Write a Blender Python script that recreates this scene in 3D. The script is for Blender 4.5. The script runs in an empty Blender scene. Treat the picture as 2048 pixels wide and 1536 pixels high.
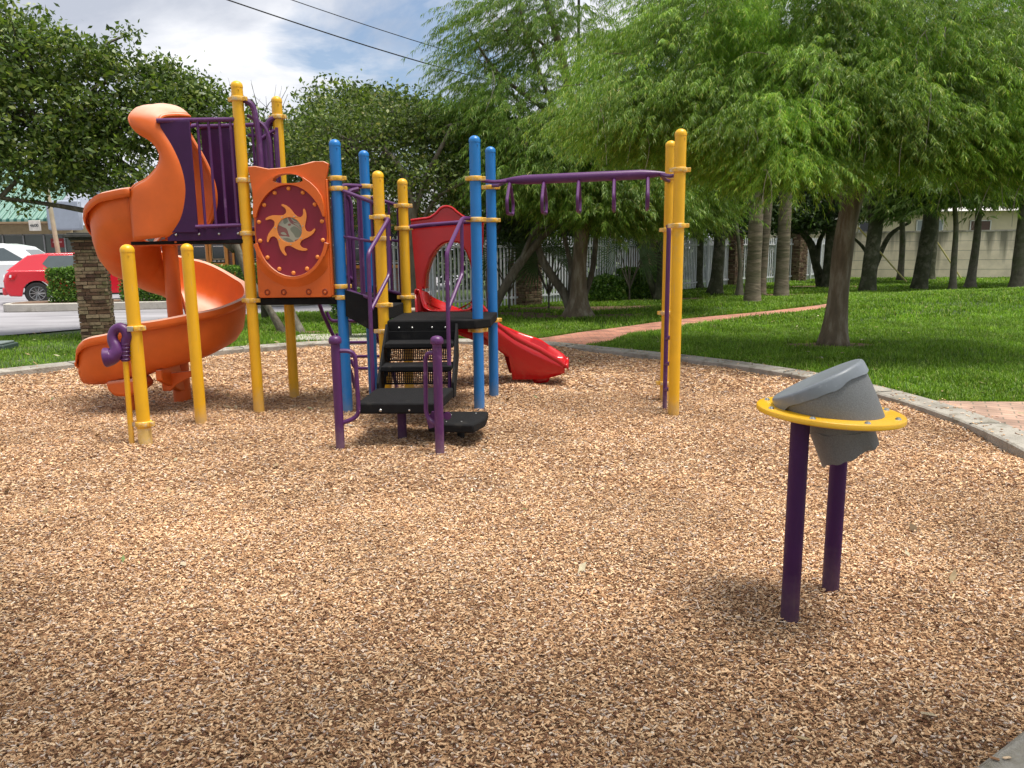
import bpy, bmesh, math, random
import numpy as np
from mathutils import Vector, Matrix
from mathutils.geometry import tessellate_polygon
C = bpy.context.scene.collection
R = math.radians
PI = math.pi
# ------------------------------------------------------------------ camera, sky, sun
CAM_H, PITCH, ROLL, FPX = 1.5, R(10.0), R(0.6), 1538.0
cd = bpy.data.cameras.new('camera'); cam = bpy.data.objects.new('camera', cd); C.objects.link(cam)
cd.sensor_width = 36; cd.lens = 36 * FPX / 2048; cd.clip_start = 0.05; cd.clip_end = 900
cam.matrix_world = Matrix.Translation((0, 0, CAM_H)) @ Matrix.Rotation(PI / 2 - PITCH, 4, 'X') @ Matrix.Rotation(-ROLL, 4, 'Z')
bpy.context.scene.camera = cam
SUN_EL, SUN_AZ = 74.0, 105.0        # azimuth measured from +Y (away from camera) towards +X
sun_dir = Vector((math.sin(R(SUN_AZ)) * math.cos(R(SUN_EL)), math.cos(R(SUN_AZ)) * math.cos(R(SUN_EL)), math.sin(R(SUN_EL))))
sd = bpy.data.lights.new('sun', 'SUN'); sd.energy = 3.8; sd.angle = R(22); sd.color = (1, .95, .86)
so = bpy.data.objects.new('sun', sd); C.objects.link(so)
so.rotation_euler = sun_dir.to_track_quat('Z', 'Y').to_euler()
world = bpy.data.worlds.new('World'); bpy.context.scene.world = world; world.use_nodes = True
vs = bpy.context.scene.view_settings
vs.view_transform = 'Standard'; vs.look = 'None'; vs.exposure = 0.54; vs.gamma = 1
bpy.context.scene.cycles.max_bounces = 8
bpy.context.scene.cycles.transparent_max_bounces = 16

def make_world():
    nt = world.node_tree; n = nt.nodes; l = nt.links; n.clear()
    out = n.new('ShaderNodeOutputWorld'); bg = n.new('ShaderNodeBackground'); bg.inputs['Strength'].default_value = 0.1
    sky = n.new('ShaderNodeTexSky'); sky.sky_type = 'NISHITA'; sky.sun_disc = False
    sky.sun_elevation = R(SUN_EL); sky.sun_rotation = R(SUN_AZ)
    tc = n.new('ShaderNodeTexCoord'); sep = n.new('ShaderNodeSeparateXYZ')
    l.new(tc.outputs['Generated'], sep.inputs[0])
    # project the direction on a cloud layer overhead
    zz = n.new('ShaderNodeMath'); zz.operation = 'ADD'; zz.inputs[1].default_value = 0.16; l.new(sep.outputs['Z'], zz.inputs[0])
    mx = n.new('ShaderNodeMath'); mx.operation = 'MAXIMUM'; mx.inputs[1].default_value = 0.05; l.new(zz.outputs[0], mx.inputs[0])
    dx = n.new('ShaderNodeMath'); dx.operation = 'DIVIDE'; l.new(sep.outputs['X'], dx.inputs[0]); l.new(mx.outputs[0], dx.inputs[1])
    dy = n.new('ShaderNodeMath'); dy.operation = 'DIVIDE'; l.new(sep.outputs['Y'], dy.inputs[0]); l.new(mx.outputs[0], dy.inputs[1])
    cb = n.new('ShaderNodeCombineXYZ'); l.new(dx.outputs[0], cb.inputs[0]); l.new(dy.outputs[0], cb.inputs[1]); cb.inputs[2].default_value = 3.1
    def noise(scale, detail, rough, dist=0.0, off=0.0):
        t = n.new('ShaderNodeTexNoise'); t.inputs['Scale'].default_value = scale; t.inputs['Detail'].default_value = detail
        t.inputs['Roughness'].default_value = rough; t.inputs['Distortion'].default_value = dist
        if off:
            m = n.new('ShaderNodeMapping'); m.inputs['Location'].default_value = (off, off * .7, 0); l.new(cb.outputs[0], m.inputs[0]); l.new(m.outputs[0], t.inputs[0])
        else: l.new(cb.outputs[0], t.inputs[0])
        return t
    cover = noise(.55, 5, .5, .2, 7.7)
    cr = n.new('ShaderNodeValToRGB'); l.new(cover.outputs[0], cr.inputs[0])
    cr.color_ramp.elements[0].position = .26; cr.color_ramp.elements[0].color = (0, 0, 0, 1)
    cr.color_ramp.elements[1].position = .40; cr.color_ramp.elements[1].color = (1, 1, 1, 1)
    tone = noise(1.3, 8, .55, .5, 2.3)
    tr = n.new('ShaderNodeValToRGB'); l.new(tone.outputs[0], tr.inputs[0])
    e = tr.color_ramp.elements; e[0].position = .36; e[0].color = (3.9, 4.2, 4.9, 1); e[1].position = .66; e[1].color = (8.2, 8.2, 8.3, 1)
    m = e.new(.5); m.color = (5.7, 5.9, 6.4, 1)
    # a clear gap of blue low over the middle trees
    dt = n.new('ShaderNodeVectorMath'); dt.operation = 'DOT_PRODUCT'; dt.inputs[1].default_value = tuple(Vector((-.115, .985, .175)).normalized()); nv = n.new('ShaderNodeVectorMath'); nv.operation = 'NORMALIZE'; l.new(tc.outputs['Generated'], nv.inputs[0]); l.new(nv.outputs[0], dt.inputs[0])
    wob = noise(2.2, 6, .6, .3, 5.0); wa_ = n.new('ShaderNodeMath'); wa_.operation = 'MULTIPLY_ADD'; l.new(wob.outputs[0], wa_.inputs[0]); wa_.inputs[1].default_value = .05; l.new(dt.outputs['Value'], wa_.inputs[2])
    gm = n.new('ShaderNodeMapRange'); l.new(wa_.outputs[0], gm.inputs[0]); gm.inputs[1].default_value = 1.012; gm.inputs[2].default_value = 1.024; gm.inputs[3].default_value = 1; gm.inputs[4].default_value = .1
    mm = n.new('ShaderNodeMath'); mm.operation = 'MINIMUM'; l.new(cr.outputs[0], mm.inputs[0]); l.new(gm.outputs[0], mm.inputs[1])
    mix = n.new('ShaderNodeMix'); mix.data_type = 'RGBA'
    l.new(mm.outputs[0], mix.inputs[0]); l.new(sky.outputs[0], mix.inputs[6]); l.new(tr.outputs[0], mix.inputs[7])
    l.new(mix.outputs[2], bg.inputs['Color']); l.new(bg.outputs[0], out.inputs['Surface'])
make_world()

# ------------------------------------------------------------------ survey helpers: a sight line of the photo cut at a height or a distance
def ray(px, py):
    a, b = px - 1024.0, py - 768.0
    a, b = a * math.cos(ROLL) - b * math.sin(ROLL), a * math.sin(ROLL) + b * math.cos(ROLL)
    return (a / FPX, math.cos(PITCH) - b / FPX * math.sin(PITCH), -math.sin(PITCH) - b / FPX * math.cos(PITCH))
def gp(px, py, z=0.0):
    r = ray(px, py); t = (z - CAM_H) / r[2]; return Vector((r[0] * t, r[1] * t, z))
def at(px, py, Y):
    r = ray(px, py); t = Y / r[1]; return Vector((r[0] * t, Y, CAM_H + r[2] * t))

# ------------------------------------------------------------------ materials
MATS = {}
def mat(name, col, rough=.6, var=.15, vscale=6.0, bump=0.0, bscale=40.0, metal=0.0, dirt=None, dirt_amt=.0, dirt_scale=3.0, spec=.5, coat=0.0, island=None, transl=0.0, grime=None, big=0.0, stretch=None, detail=6, coords='Object'):
    if name in MATS: return MATS[name]
    m = bpy.data.materials.new(name); m.use_nodes = True; nt = m.node_tree; n = nt.nodes; l = nt.links
    b = n['Principled BSDF']; out = n['Material Output']
    b.inputs['Roughness'].default_value = rough; b.inputs['Metallic'].default_value = metal
    b.inputs['Specular IOR Level'].default_value = spec; b.inputs['Coat Weight'].default_value = coat; b.inputs['Coat Roughness'].default_value = .15
    tc = n.new('ShaderNodeTexCoord'); src = tc.outputs[coords]
    if stretch:
        mp = n.new('ShaderNodeMapping'); mp.inputs['Scale'].default_value = stretch; l.new(src, mp.inputs[0]); src = mp.outputs[0]
    def noise(sc, dt=detail, ro=.6):
        t = n.new('ShaderNodeTexNoise'); t.inputs['Scale'].default_value = sc; t.inputs['Detail'].default_value = dt; t.inputs['Roughness'].default_value = ro
        l.new(src, t.inputs[0]); return t
    if island:                      # every loose piece its own shade
        g = n.new('ShaderNodeNewGeometry'); r = n.new('ShaderNodeValToRGB'); l.new(g.outputs['Random Per Island'], r.inputs[0])
        e = r.color_ramp.elements; e[0].position = island[0][0]; e[0].color = (*island[0][1], 1); e[1].position = island[-1][0]; e[1].color = (*island[-1][1], 1)
        for p, c in island[1:-1]:
            x = e.new(p); x.color = (*c, 1)
        cur = r.outputs[0]
    else:
        rgb = n.new('ShaderNodeRGB'); rgb.outputs[0].default_value = (*col, 1); cur = rgb.outputs[0]
    if var > 0:
        t = noise(vscale); mr = n.new('ShaderNodeMapRange'); l.new(t.outputs[0], mr.inputs[0])
        mr.inputs[1].default_value = .3; mr.inputs[2].default_value = .7; mr.inputs[3].default_value = 1 - var; mr.inputs[4].default_value = 1 + var
        mu = n.new('ShaderNodeVectorMath'); mu.operation = 'SCALE'; l.new(cur, mu.inputs[0]); l.new(mr.outputs[0], mu.inputs['Scale']); cur = mu.outputs[0]
    if dirt:
        t = noise(dirt_scale, 9, .65); mr = n.new('ShaderNodeMapRange'); l.new(t.outputs[0], mr.inputs[0])
        mr.inputs[1].default_value = .62 - dirt_amt * .3; mr.inputs[2].default_value = .78 - dirt_amt * .2
        mx = n.new('ShaderNodeMix'); mx.data_type = 'RGBA'; l.new(mr.outputs[0], mx.inputs[0]); l.new(cur, mx.inputs[6]); mx.inputs[7].default_value = (*dirt, 1); cur = mx.outputs[2]
    if big > 0:
        t = noise(.9, 4); mr = n.new('ShaderNodeMapRange'); l.new(t.outputs[0], mr.inputs[0]); mr.inputs[1].default_value = .32; mr.inputs[2].default_value = .68; mr.inputs[3].default_value = 1 - big; mr.inputs[4].default_value = 1 + big
        mu = n.new('ShaderNodeVectorMath'); mu.operation = 'SCALE'; l.new(cur, mu.inputs[0]); l.new(mr.outputs[0], mu.inputs['Scale']); cur = mu.outputs[0]
    if grime:                       # dust splashed up the foot plus thin scratches
        sz = n.new('ShaderNodeSeparateXYZ'); l.new(tc.outputs['Object'], sz.inputs[0]); t = noise(9, 8, .7)
        ma = n.new('ShaderNodeMath'); ma.operation = 'MULTIPLY_ADD'; l.new(t.outputs[0], ma.inputs[0]); ma.inputs[1].default_value = -.5; l.new(sz.outputs['Z'], ma.inputs[2])
        mr = n.new('ShaderNodeMapRange'); l.new(ma.outputs[0], mr.inputs[0]); mr.inputs[1].default_value = -.3; mr.inputs[2].default_value = -.06; mr.inputs[3].default_value = .75; mr.inputs[4].default_value = 0
        mx = n.new('ShaderNodeMix'); mx.data_type = 'RGBA'; l.new(mr.outputs[0], mx.inputs[0]); l.new(cur, mx.inputs[6]); mx.inputs[7].default_value = (*grime, 1); cur = mx.outputs[2]
        mp2 = n.new('ShaderNodeMapping'); mp2.inputs['Scale'].default_value = (30, 30, 2.5); l.new(tc.outputs['Object'], mp2.inputs[0]); t2 = n.new('ShaderNodeTexNoise'); t2.inputs['Scale'].default_value = 2.2; t2.inputs['Detail'].default_value = 6; l.new(mp2.outputs[0], t2.inputs[0])
        mr = n.new('ShaderNodeMapRange'); l.new(t2.outputs[0], mr.inputs[0]); mr.inputs[1].default_value = .66; mr.inputs[2].default_value = .74; mr.inputs[4].default_value = .45
        mx = n.new('ShaderNodeMix'); mx.data_type = 'RGBA'; l.new(mr.outputs[0], mx.inputs[0]); l.new(cur, mx.inputs[6]); mx.inputs[7].default_value = (*grime, 1); cur = mx.outputs[2]
    l.new(cur, b.inputs['Base Color'])
    if bump > 0:
        t = noise(bscale, 5, .6); bp = n.new('ShaderNodeBump'); bp.inputs['Strength'].default_value = min(1, bump); bp.inputs['Distance'].default_value = .02
        l.new(t.outputs[0], bp.inputs['Height']); l.new(bp.outputs[0], b.inputs['Normal'])
    if transl > 0:
        tb = n.new('ShaderNodeBsdfTranslucent'); ms = n.new('ShaderNodeMixShader'); ms.inputs[0].default_value = transl
        sc = n.new('ShaderNodeVectorMath'); sc.operation = 'MULTIPLY'; sc.inputs[1].default_value = (1.35, 1.5, .8); l.new(cur, sc.inputs[0])
        l.new(sc.outputs[0], tb.inputs[0]); l.new(b.outputs[0], ms.inputs[1]); l.new(tb.outputs[0], ms.inputs[2]); l.new(ms.outputs[0], out.inputs[0])
    MATS[name] = m; return m
def mat_brick(name, c1, c2, mortar, bw=.21, bh=.07, msize=.012, axis=None, scale=1.0, rough=.85, dirt=None):
    if name in MATS: return MATS[name]
    m = mat(name, c1, rough, var=0, bump=0); nt = m.node_tree; n = nt.nodes; l = nt.links; b = n['Principled BSDF']
    tc = n.new('ShaderNodeTexCoord'); mp = n.new('ShaderNodeMapping'); l.new(tc.outputs['Object'], mp.inputs[0])
    if axis: mp.inputs['Rotation'].default_value = axis
    t = n.new('ShaderNodeTexBrick'); l.new(mp.outputs[0], t.inputs[0]); t.inputs['Color1'].default_value = (*c1, 1); t.inputs['Color2'].default_value = (*c2, 1)
    t.inputs['Mortar'].default_value = (*mortar, 1); t.inputs['Scale'].default_value = scale; t.inputs['Brick Width'].default_value = bw; t.inputs['Row Height'].default_value = bh
    t.inputs['Mortar Size'].default_value = msize; t.inputs['Bias'].default_value = -.1
    no = n.new('ShaderNodeTexNoise'); no.inputs['Scale'].default_value = 3; no.inputs['Detail'].default_value = 8; l.new(tc.outputs['Object'], no.inputs[0])
    mr = n.new('ShaderNodeMapRange'); l.new(no.outputs[0], mr.inputs[0]); mr.inputs[1].default_value = .3; mr.inputs[2].default_value = .7; mr.inputs[3].default_value = .6; mr.inputs[4].default_value = 1.35
    mu = n.new('ShaderNodeVectorMath'); mu.operation = 'SCALE'; l.new(t.outputs[0], mu.inputs[0]); l.new(mr.outputs[0], mu.inputs['Scale']); l.new(mu.outputs[0], b.inputs['Base Color'])
    bp = n.new('ShaderNodeBump'); bp.inputs['Strength'].default_value = .5; bp.inputs['Distance'].default_value = .01; bp.invert = True
    l.new(t.outputs['Fac'], bp.inputs['Height']); l.new(bp.outputs[0], b.inputs['Normal'])
    return m
def emis(name, col, s):
    if name in MATS: return MATS[name]
    m = bpy.data.materials.new(name); m.use_nodes = True; b = m.node_tree.nodes['Principled BSDF']
    b.inputs['Base Color'].default_value = (*col, 1); b.inputs['Emission Color'].default_value = (*col, 1); b.inputs['Emission Strength'].default_value = s
    MATS[name] = m; return m
YEL = mat('yellow_paint', (.80, .43, .012), .38, .07, 5, .08, 150, dirt=(.55, .36, .12), dirt_amt=.05, grime=(.48, .34, .19))
YELW = mat('worn_yellow_collar', (.74, .42, .05), .45, .2, 30, .1, 90, dirt=(.55, .5, .42), dirt_amt=.45, dirt_scale=25)
BLU = mat('blue_paint', (.012, .175, .52), .35, .06, 5, .06, 150, dirt=(.03, .16, .36), dirt_amt=.1, grime=(.16, .22, .30))
PUR = mat('purple_paint', (.082, .016, .105), .4, .1, 8, .05, 120, dirt=(.2, .1, .22), dirt_amt=.08, dirt_scale=8, grime=(.20, .13, .16))
PURD = mat('dark_purple_paint', (.045, .008, .062), .5, .12, 6, .06, 120, spec=.3, grime=(.11, .07, .08))
def orange_mat():
    m = mat('orange_plastic', (.64, .118, .012), .45, .1, 4, .12, 260, spec=.45)
    nt = m.node_tree; n = nt.nodes; l = nt.links; b = n['Principled BSDF']
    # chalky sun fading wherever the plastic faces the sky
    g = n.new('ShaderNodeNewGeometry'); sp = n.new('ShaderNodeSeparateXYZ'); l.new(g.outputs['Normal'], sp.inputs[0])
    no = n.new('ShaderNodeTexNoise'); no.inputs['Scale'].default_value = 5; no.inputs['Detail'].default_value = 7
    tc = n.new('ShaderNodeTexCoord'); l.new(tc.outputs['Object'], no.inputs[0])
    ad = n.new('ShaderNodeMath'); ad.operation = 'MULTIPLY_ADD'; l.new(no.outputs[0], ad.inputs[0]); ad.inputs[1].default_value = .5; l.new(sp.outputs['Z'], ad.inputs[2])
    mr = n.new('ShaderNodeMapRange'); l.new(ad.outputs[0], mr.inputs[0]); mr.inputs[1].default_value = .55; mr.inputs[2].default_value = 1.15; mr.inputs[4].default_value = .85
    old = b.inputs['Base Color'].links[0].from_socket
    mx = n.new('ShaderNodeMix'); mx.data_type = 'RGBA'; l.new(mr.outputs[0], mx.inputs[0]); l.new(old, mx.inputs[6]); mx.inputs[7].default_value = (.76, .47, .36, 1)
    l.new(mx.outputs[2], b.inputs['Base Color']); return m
ORA = orange_mat()
RED = mat('red_plastic', (.50, .007, .012), .22, .08, 5, .04, 120, spec=.6)
MAR = mat('maroon_plastic', (.23, .008, .03), .5, .06, 5, .08, 200)
ORL = mat('light_orange_plastic', (.82, .27, .05), .45, .05, 6, .06, 150)
BLK = mat('black_rubber_coating', (.008, .008, .009), .85, .25, 12, .3, 220, dirt=(.03, .027, .024), dirt_amt=.15, dirt_scale=7, spec=.22)
STEEL = mat('steel', (.55, .54, .52), .3, .1, 30, metal=1)
DRUMG = mat('speckled_grey_plastic', (.165, .17, .18), .6, .3, 260, .2, 300)
LIDG = mat('weathered_blue_grey_lid', (.20, .22, .25), .42, .08, 12, .06, 100, dirt=(.30, .33, .36), dirt_amt=.15, dirt_scale=40)
CONC = mat('old_concrete', (.36, .33, .28), .9, .25, 5, .5, 60, dirt=(.13, .12, .09), dirt_amt=.35, dirt_scale=4)
DARK = mat('dark_void', (.01, .01, .01), .8, 0)

# ------------------------------------------------------------------ mesh building
OFF = {}
def catmull(pts, n=6, closed=False):
    P = [Vector(p) for p in pts]; out = []
    N = len(P); rng = range(N if closed else N - 1)
    for i in rng:
        if closed: p0, p1, p2, p3 = P[(i - 1) % N], P[i], P[(i + 1) % N], P[(i + 2) % N]
        else: p0, p1, p2, p3 = P[max(i - 1, 0)], P[i], P[i + 1], P[min(i + 2, N - 1)]
        for k in range(n):
            t = k / n
            out.append(.5 * ((2 * p1) + (-p0 + p2) * t + (2 * p0 - 5 * p1 + 4 * p2 - p3) * t * t + (-p0 + 3 * p1 - 3 * p2 + p3) * t ** 3))
    if not closed: out.append(P[-1])
    return out
def fillet(pts, r=.05, n=4):
    P = [Vector(p) for p in pts]; out = [P[0]]
    for i in range(1, len(P) - 1):
        a, b, c = P[i - 1], P[i], P[i + 1]
        d1 = min(r, (a - b).length * .45); d2 = min(r, (c - b).length * .45)
        s = b + (a - b).normalized() * d1; e = b + (c - b).normalized() * d2
        for k in range(n + 1):
            t = k / n; out.append(s * (1 - t) ** 2 + b * 2 * t * (1 - t) + e * t * t)
    out.append(P[-1]); return out
class M:
    def __init__(s): s.v = []; s.f = []
    def add(s, vs, fs):
        o = len(s.v); s.v += [Vector(v) for v in vs]; s.f += [tuple(i + o for i in f) for f in fs]; return s
    def box(s, c, size, rz=0, ax=None):
        h = [x / 2 for x in size]; c = Vector(c); m = Matrix.Rotation(rz, 3, 'Z') if ax is None else ax
        vs = [c + m @ Vector((sx * h[0], sy * h[1], sz * h[2])) for sz in (-1, 1) for sy in (-1, 1) for sx in (-1, 1)]
        return s.add(vs, [(0, 2, 3, 1), (4, 5, 7, 6), (0, 1, 5, 4), (2, 6, 7, 3), (1, 3, 7, 5), (0, 4, 6, 2)])
    def poly(s, pts, d):
        # prism: polygon pts (3D, planar) pushed by vector d
        n = len(pts); d = Vector(d); P = [Vector(p) for p in pts]
        s.add(P + [p + d for p in P], [tuple(range(n - 1, -1, -1)), tuple(range(n, 2 * n))] + [(i, (i + 1) % n, n + (i + 1) % n, n + i) for i in range(n)]); return s
    def polyh(s, loops, d):
        d = Vector(d); L = [[Vector(p) for p in lp] for lp in loops]; flat = [p for lp in L for p in lp]; n = len(flat)
        tri = tessellate_polygon(L)
        fs = [tuple(t) for t in tri] + [tuple(n + i for i in reversed(t)) for t in tri]
        o = 0
        for lp in L:
            k = len(lp); fs += [(o + i, o + (i + 1) % k, n + o + (i + 1) % k, n + o + i) for i in range(k)]; o += k
        s.add(flat + [p + d for p in flat], fs); return s
    def tube(s, pts, r, seg=10, closed=False, cap=True, squash=None):
        P = [Vector(p) for p in pts]; N = len(P)
        rr = list(r) if hasattr(r, '__len__') else [r] * N
        T = []
        for i in range(N):
            if closed: t = P[(i + 1) % N] - P[i - 1]
            else: t = P[min(i + 1, N - 1)] - P[max(i - 1, 0)]
            T.append(t.normalized() if t.length > 1e-9 else Vector((0, 0, 1)))
        u = T[0].orthogonal().normalized(); vs = []
        for i in range(N):
            u = (u - T[i] * u.dot(T[i])); u = u.normalized() if u.length > 1e-6 else T[i].orthogonal().normalized()
            w = T[i].cross(u)
            for k in range(seg):
                a = 2 * PI * k / seg; vs.append(P[i] + (u * math.cos(a) + w * math.sin(a)) * rr[i])
        fs = []
        for i in range(N if closed else N - 1):
            j = (i + 1) % N
            for k in range(seg): fs.append((i * seg + k, i * seg + (k + 1) % seg, j * seg + (k + 1) % seg, j * seg + k))
        if cap and not closed: fs += [tuple(range(seg - 1, -1, -1)), tuple((N - 1) * seg + k for k in range(seg))]
        return s.add(vs, fs)
    def lathe(s, c, prof, seg=20, ax=None):
        # prof: list of (radius, height); axis = column z of ax
        c = Vector(c); m = ax or Matrix.Identity(3); vs = []
        for r, h in prof:
            for k in range(seg):
                a = 2 * PI * k / seg; vs.append(c + m @ Vector((r * math.cos(a), r * math.sin(a), h)))
        fs = [(i * seg + k, i * seg + (k + 1) % seg, (i + 1) * seg + (k + 1) % seg, (i + 1) * seg + k) for i in range(len(prof) - 1) for k in range(seg)]
        if prof[0][0] > 1e-5: fs.append(tuple(range(seg - 1, -1, -1)))
        if prof[-1][0] > 1e-5: fs.append(tuple((len(prof) - 1) * seg + k for k in range(seg)))
        return s.add(vs, fs)
    def grid(s, rows, closed=False):
        n = len(rows[0]); vs = [p for r in rows for p in r]
        fs = [(i * n + k, i * n + (k + 1) % n, (i + 1) * n + (k + 1) % n, (i + 1) * n + k) for i in range(len(rows) - 1) for k in range(n if closed else n - 1)]
        return s.add(vs, fs)
def each(name, ms, material, parent, **k):
    return [build(name, m_, material, parent, **k) for m_ in ms]
def rootof(p):
    while p is not None and p.parent is not None: p = p.parent
    return p
def tag(o, label=None, cat=None, group=None, kind=None):
    for k, v in (('label', label), ('category', cat), ('group', group), ('kind', kind)):
        if v: o[k] = v
    return o
def root(name, label, cat, loc=(0, 0, 0), group=None):
    o = bpy.data.objects.new(name, None); C.objects.link(o); o.location = loc; o.empty_display_size = .1; OFF[o.name] = Vector(loc)
    return tag(o, label, cat, group)
def build(name, m, material, parent=None, label=None, bevel=0, solid=0, sub=0, ang=38, bseg=2, offset=-1.0):
    me = bpy.data.meshes.new(name); off = OFF.get(rootof(parent).name, Vector()) if parent else Vector()
    me.from_pydata([v - off for v in m.v], [], m.f); me.materials.append(material)
    bm = bmesh.new(); bm.from_mesh(me); bmesh.ops.remove_doubles(bm, verts=bm.verts, dist=1e-5); bmesh.ops.recalc_face_normals(bm, faces=bm.faces); bm.to_mesh(me); bm.free()
    for p in me.polygons: p.use_smooth = True
    me.set_sharp_from_angle(angle=R(ang)); me.update()
    o = bpy.data.objects.new(name, me); C.objects.link(o)
    if parent: o.parent = parent
    if solid: md = o.modifiers.new('thickness', 'SOLIDIFY'); md.thickness = solid; md.offset = offset; md.use_even_offset = False
    if bevel: md = o.modifiers.new('edges', 'BEVEL'); md.width = bevel; md.segments = bseg; md.limit_method = 'ANGLE'; md.angle_limit = R(40)
    if sub: md = o.modifiers.new('smooth', 'SUBSURF'); md.levels = sub; md.render_levels = sub
    if label: o['label'] = label
    return o
def npmesh(name, verts, faces_per, nv, material, parent=None, smooth=False):
    # verts: (N, nv, 3); faces_per: list of index tuples inside one piece
    N = verts.shape[0]; off = OFF.get(rootof(parent).name, Vector()) if parent else Vector()
    v = (verts - np.array(off)).astype(np.float32).reshape(-1, 3); me = bpy.data.meshes.new(name)
    me.vertices.add(len(v)); me.vertices.foreach_set('co', v.ravel())
    sizes = [len(f) for f in faces_per]; flat = np.array([i for f in faces_per for i in f], dtype=np.int64)
    idx = (np.arange(N)[:, None] * nv + flat[None, :]).astype(np.int32).ravel()
    tot = np.tile(np.array(sizes, dtype=np.int32), N); st = np.concatenate([[0], np.cumsum(tot)[:-1]]).astype(np.int32)
    me.loops.add(len(idx)); me.loops.foreach_set('vertex_index', idx)
    me.polygons.add(len(tot)); me.polygons.foreach_set('loop_start', st)
    try: me.polygons.foreach_set('loop_total', tot)
    except Exception: pass
    me.update(calc_edges=True)
    me.polygons.foreach_set('use_smooth', np.full(len(tot), smooth)); me.materials.append(material)
    o = bpy.data.objects.new(name, me); C.objects.link(o)
    if parent: o.parent = parent
    return o
def copy_tree(o, parent=None):
    c = o.copy(); C.objects.link(c); c.parent = parent
    if parent is None: OFF[c.name] = Vector(o.location)
    for ch in list(o.children): copy_tree(ch, c)
    return c
def text(s, size, loc, rot, material, parent, name='lettering', depth=.004):
    cu = bpy.data.curves.new(name, 'FONT'); cu.body = s; cu.size = size; cu.extrude = depth; cu.align_x = 'CENTER'; cu.align_y = 'CENTER'
    t = bpy.data.objects.new(name, cu); C.objects.link(t); dg = bpy.context.evaluated_depsgraph_get()
    me = bpy.data.meshes.new_from_object(t.evaluated_get(dg)); bpy.data.objects.remove(t); me.materials.clear(); me.materials.append(material)
    o = bpy.data.objects.new(name, me); C.objects.link(o); o.parent = parent
    o.location = Vector(loc) - OFF.get(rootof(parent).name, Vector()); o.rotation_euler = rot; return o
def inside(poly, x, y):
    c = np.zeros(x.shape, bool); n = len(poly)
    for i in range(n):
        x1, y1 = poly[i][0], poly[i][1]; x2, y2 = poly[(i + 1) % n][0], poly[(i + 1) % n][1]
        if y1 == y2: continue
        k = ((y1 > y) != (y2 > y)) & (x < (x2 - x1) * (y - y1) / (y2 - y1) + x1); c ^= k
    return c
# ------------------------------------------------------------------ ground
bed_pts = [(-6.38, 9.42), (-5.2, 10.7), (-4.05, 11.55), (-3.2, 12.05), (-2.2, 12.3), (-1.0, 12.25), (.3, 11.85), (1.27, 10.98), (2.18, 10.1), (2.9, 9.2), (3.34, 8.4), (3.6, 7.5), (3.72, 6.6), (3.68, 5.6),
           (3.42, 4.5), (2.85, 3.4), (2.2, 2.62), (1.54, 2.11), (.9, 1.7), (0, 1.15), (-1.5, .3), (-3.5, -.2), (-6, .5), (-7.8, 3), (-8, 6), (-7.4, 8.1)]
bed = [(p.x, p.y) for p in catmull([(x, y, 0) for x, y in bed_pts], 6, True)]
def offset_loop(lp, d):
    out = []; n = len(lp)
    for i in range(n):
        a = Vector(lp[i - 1]); b = Vector(lp[(i + 1) % n]); t = (b - a).normalized(); nrm = Vector((t.y, -t.x))
        out.append((lp[i][0] + nrm.x * d, lp[i][1] + nrm.y * d))
    return out
area = sum(bed[i][0] * bed[(i + 1) % len(bed)][1] - bed[(i + 1) % len(bed)][0] * bed[i][1] for i in range(len(bed)))
sgn = 1 if area > 0 else -1
kerb_out = offset_loop(bed, .29 * sgn)
KT = .055                                       # kerb top above the chips
m = M(); N = len(bed); seg = []
prof = [(0, -.15), (0, KT - .012), (.017, KT), (.322, KT + .004), (.34, KT - .008), (.34, -.15)]
rows = []
for i in range(N):
    a = Vector((*bed[i], 0)); b = Vector((*kerb_out[i], 0)); rows.append([a.lerp(b, d / .34) + Vector((0, 0, z)) for d, z in prof])
rows.append(rows[0]); m.grid(rows)
KERB = mat('kerb_concrete', (.33, .305, .265), .92, .3, 3, .6, 45, dirt=(.15, .13, .09), dirt_amt=.4, dirt_scale=5)
o = build('bed_kerb', m, KERB, ang=25); tag(o, 'low weathered concrete kerb ringing the wood chip playground bed', 'kerb')
# joints cut across the kerb as thin dark grooves
m = M()
for i in range(3, N, 9):
    a = Vector((*bed[i], 0)); b = Vector((*kerb_out[i], 0)); d = (b - a).normalized(); m.box((a + b) / 2 + Vector((0, 0, KT + .0025)), (.28, .012, .006), math.atan2(d.y, d.x))
build('joint', m, mat('joint_dirt', (.06, .055, .045), .9), o)
# lawn: rings running out from the kerb
def lawn_z(x, y):
    g = np.exp(-(((x - 13) / 6.0) ** 2 + ((y - 17) / 4.0) ** 2)) * .42
    return KT - .03 + g + .012 * np.sin(x * 1.7 + 1.3 * np.sin(y)) * np.cos(y * 1.3)
cx, cy = -1.8, 6.0
radii = [0, .3, .7, 1.2, 1.8, 2.5, 3.3, 4.2, 5.2, 6.4, 7.8, 9.4, 11.2, 13.2, 15.5, 18, 21, 25, 30, 37, 46, 60]
rows = []
for r_ in radii:
    row = []
    for i in range(N):
        x, y = kerb_out[i]; d = Vector((x - cx, y - cy)).normalized(); x += d.x * (r_ - .02); y += d.y * (r_ - .02)
        row.append(Vector((x, y, float(lawn_z(np.float64(x), np.float64(y))))))
    row.append(row[0]); rows.append(row)
m = M().grid(rows)
LAWN = mat('lawn_soil', (.05, .085, .018), .95, .35, 2.5, .6, 50, dirt=(.11, .075, .035), dirt_amt=.15, dirt_scale=1.3)
o = build('lawn', m, LAWN); o['kind'] = 'structure'
m = M().add([(-400, -300, -.12), (400, -300, -.12), (400, 600, -.12), (-400, 600, -.12)], [(0, 1, 2, 3)])
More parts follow.
